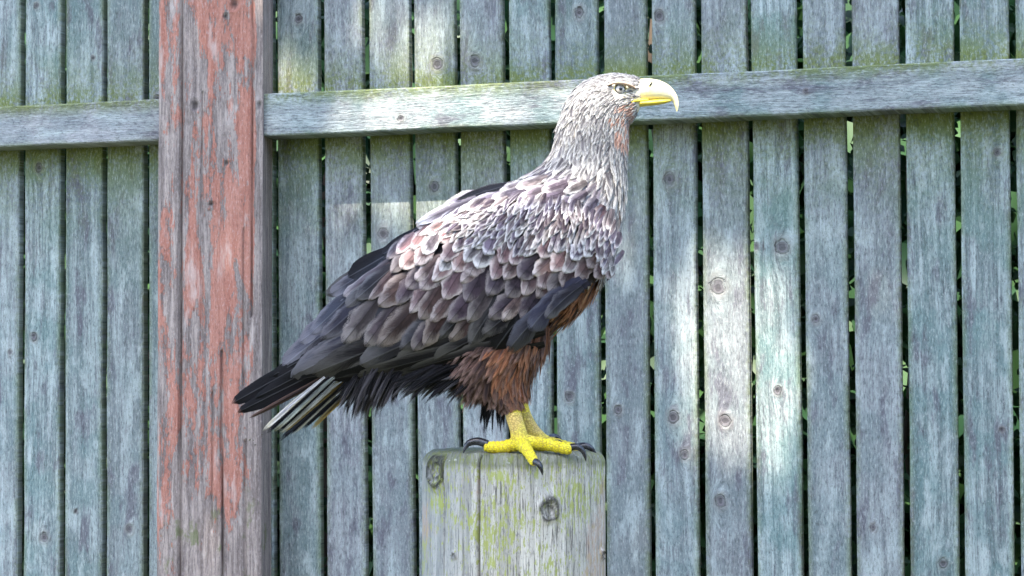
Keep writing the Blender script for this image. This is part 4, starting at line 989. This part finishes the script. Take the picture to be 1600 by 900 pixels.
hedge = empty("ivy_hedge", fence_pt(.1, 0, -.5)); tag(hedge, "dark green leafy hedge showing through the gaps behind the fence boards", "hedge")
n = 24000; hs = rng.uniform(st[0] - .3, st[-1] + .3, n); hz = rng.uniform(.03, 2.3, n); ho = -(.045 + rng.uniform(0, 1, n) * .30)
HPp = np.array([tuple(fence_pt(a, b, c)) for a, b, c in zip(hs, hz, ho)])
ob = leaf_cloud(HPp, .032, "foliage", M_IVY, hedge); ob["kind"] = "stuff"
n = 34000; HP2 = np.array([tuple(fence_pt(a, b, c)) for a, b, c in zip(rng.uniform(st[0] - 1.6, st[-1] + 1.6, n), rng.uniform(.0, 3.6, n), -(1.0 + rng.uniform(0, .7, n)))])
ob = leaf_cloud(HP2, .16, "inner_foliage", M_IVY, hedge); ob["kind"] = "stuff"
def stem_tube(p0, p1, r0, r1, seg=8, wob=.05, nt=8):
    P = [Vector(p0).lerp(Vector(p1), i / seg) + Vector((random.uniform(-1, 1), random.uniform(-1, 1), random.uniform(-1, 1))) * wob * (0 if i in (0, seg) else 1) for i in range(seg + 1)]
    return sweep(P, list(np.linspace(r0, r1, seg + 1)), nt, 2)
for k in range(9):
    s_ = st[0] + (st[-1] - st[0]) * (k + .5) / 9; v, f = stem_tube(fence_pt(s_, -.02, -.4), fence_pt(s_ + random.uniform(-.2, .2), 2.3, -.45), .02, .006)
    mk("stem", v, f, M_BARK, hedge)

# ------------------------------------------------------------------ small things on the post
def tuft(name, px, py, mat, label, cat, n, spread, L):
    s_, z = UF(px, py, RAIL_T + BT + .012); org = fence_pt(s_, z, RAIL_T + BT + .011); vs, fs = [], []
    for i in range(n):
        d = Vector((random.gauss(0, 1), -abs(random.gauss(0, .6)) - .2, random.gauss(0, 1))).normalized(); p = org + Vector((random.gauss(0, spread), 0, random.gauss(0, spread * 1.3)))
        q = p + d * L * random.uniform(.4, 1) + Vector((0, 0, -L * .3)); v, f = sweep([p, (p + q) / 2 + Vector((random.gauss(0, .002), 0, random.gauss(0, .002))), q], [.0016, .0013, .0004], 5, 2)
        o = len(vs); vs += v; fs += [tuple(i_ + o for i_ in t) for t in f]
    tag(mk(name, vs, fs, mat, origin=org), label, cat)
tuft("debris_tuft", 398, 686, M_DEBRIS, "small dark dry tuft of debris stuck on the painted post", "debris", 34, .004, .016)
tuft("moss_tuft", 366, 886, M_MOSS, "little green moss cushion low on the painted post", "moss", 120, .008, .010)

# ------------------------------------------------------------------ tree overhead: its crown dapples the light
def proj_fence(p, off):
    t = (Vector(p) - (FP + FN * off)).dot(FN) / SUNV.dot(FN); return Vector(p) - SUNV * t
def proj_bird(p):
    t = (p[1] - (Y0 - .08)) / SUNV.y; return Vector(p) - SUNV * t
GAPS_F = [  # gaps in the leaves, by the pool of light they leave on the fence: cx, cy, rx, ry, share of leaves gone
    (715, 165, 135, 42, 1.0), (640, 178, 85, 40, 1.0), (835, 160, 55, 34, .95), (668, 72, 42, 50, .95), (446, 118, 18, 34, .97), (600, 40, 20, 40, .8), (1128, 540, 40, 140, .93), (1205, 590, 30, 150, .90), (1150, 470, 50, 60, .93), (1060, 520, 40, 120, .70),
    (985, 330, 30, 90, .7), (560, 330, 120, 36, .55), (690, 325, 50, 45, .92), (1130, 660, 50, 70, .9)]
GAPS_B = [(800, 320, 200, 110, .97), (930, 170, 150, 190, .99), (880, 390, 100, 70, .97), (680, 410, 90, 70, .9), (1010, 130, 130, 150, .99), (950, -20, 150, 170, .99), (900, 250, 150, 130, .98), (760, 120, 120, 120, .97), (780, 200, 150, 120, .98)]
def in_gap(p):
    for off in (BT, BT + RAIL_T):
        q = proj_fence(p, off); x, y = px_of(q)
        nz_ = noise.noise(Vector((x * .02, y * .02, 1))) * .35
        for i, (cx_, cy_, rx, ry, sh) in enumerate(GAPS_F):
            if (off > BT) != (i in (0, 1, 2)): continue
            if ((x - cx_) / (rx + 32)) ** 2 + ((y - cy_) / (ry + 24)) ** 2 < 1 + nz_ and random.random() < sh: return True
    q = proj_bird(p); x, y = px_of(q); nz_ = noise.noise(Vector((x * .02, y * .02, 7))) * .4
    for cx_, cy_, rx, ry, sh in GAPS_B:
        if ((x - cx_) / rx) ** 2 + ((y - cy_) / ry) ** 2 < 1 + nz_ and random.random() < sh: return True
    return False
cp = []
for i in range(44000):
    if i % 3: tgt = fence_pt(random.uniform(-1.7, 1.9), random.uniform(.2, 2.75))
    else: tgt = Vector((random.uniform(-1.3, 1.3), Y0 - .1, random.uniform(.2, 2.4)))
    p = tgt + SUNV * random.uniform(4.6, 6.4)
    if not in_gap(p): cp.append(tuple(p))
tree = empty("shade_tree", (-3.4, -.6, 0)); tag(tree, "broad leafy tree overhanging the enclosure and shading the fence", "tree")
leaf_cloud(cp, .065, "crown", M_CROWN, tree)
v, f = stem_tube((-3.4, -.6, -.05), (-2.6, .6, 6.6), .17, .07, 10, .06, 14); mk("trunk", v, f, M_BARK, tree)
for k in range(9):
    tz = random.uniform(.72, 1); p0 = Vector((-3.4, -.6, 0)).lerp(Vector((-2.6, .6, 6.6)), tz); p1 = Vector(cp[random.randrange(len(cp))])
    v, f = stem_tube(p0, p1, .035, .006, 8, .08); mk("branch", v, f, M_BARK, tree)

# ------------------------------------------------------------------ unseen hedgerows, added behind and beside the viewer to block low sky light
def hedgerow(name, p0, p1, hgt, label):
    p0, p1 = Vector(p0), Vector(p1); t = empty(name, (p0 + p1) / 2); tag(t, label, "hedge")
    n = int((p1 - p0).length * hgt * 170); nn = (p1 - p0).normalized().cross(Vector((0, 0, 1)))
    k = rng.uniform(0, 1, n); P = np.array(p0)[None] + np.outer(k, np.array(p1 - p0)) + np.outer(rng.normal(0, .28, n), np.array(nn))
    top = hgt * (1 + .12 * np.sin(k * 17) + .08 * np.sin(k * 41)); P[:, 2] = rng.uniform(0, 1, n) ** .9 * top
    o = leaf_cloud(P, .17, "foliage", M_IVY, t); o["kind"] = "stuff"
    for q in range(5):
        b = p0.lerp(p1, (q + .5) / 5); v, f = stem_tube(b + Vector((0, 0, -.05)), b + Vector((random.uniform(-.3, .3), 0, hgt * .9)), .06, .015); mk("stem", v, f, M_BARK, t)
hedgerow("unseen_tall_hedgerow", (-6, -3.2, 0), (6, -3.2, 0), 4.6, "unseen tall green hedgerow added behind the viewer to block low sky light")
hedgerow("unseen_side_hedgerow", (5.2, -2.8, 0), (4.6, 2.6, 0), 3.6, "unseen shorter green hedgerow added on the right to block low side light")
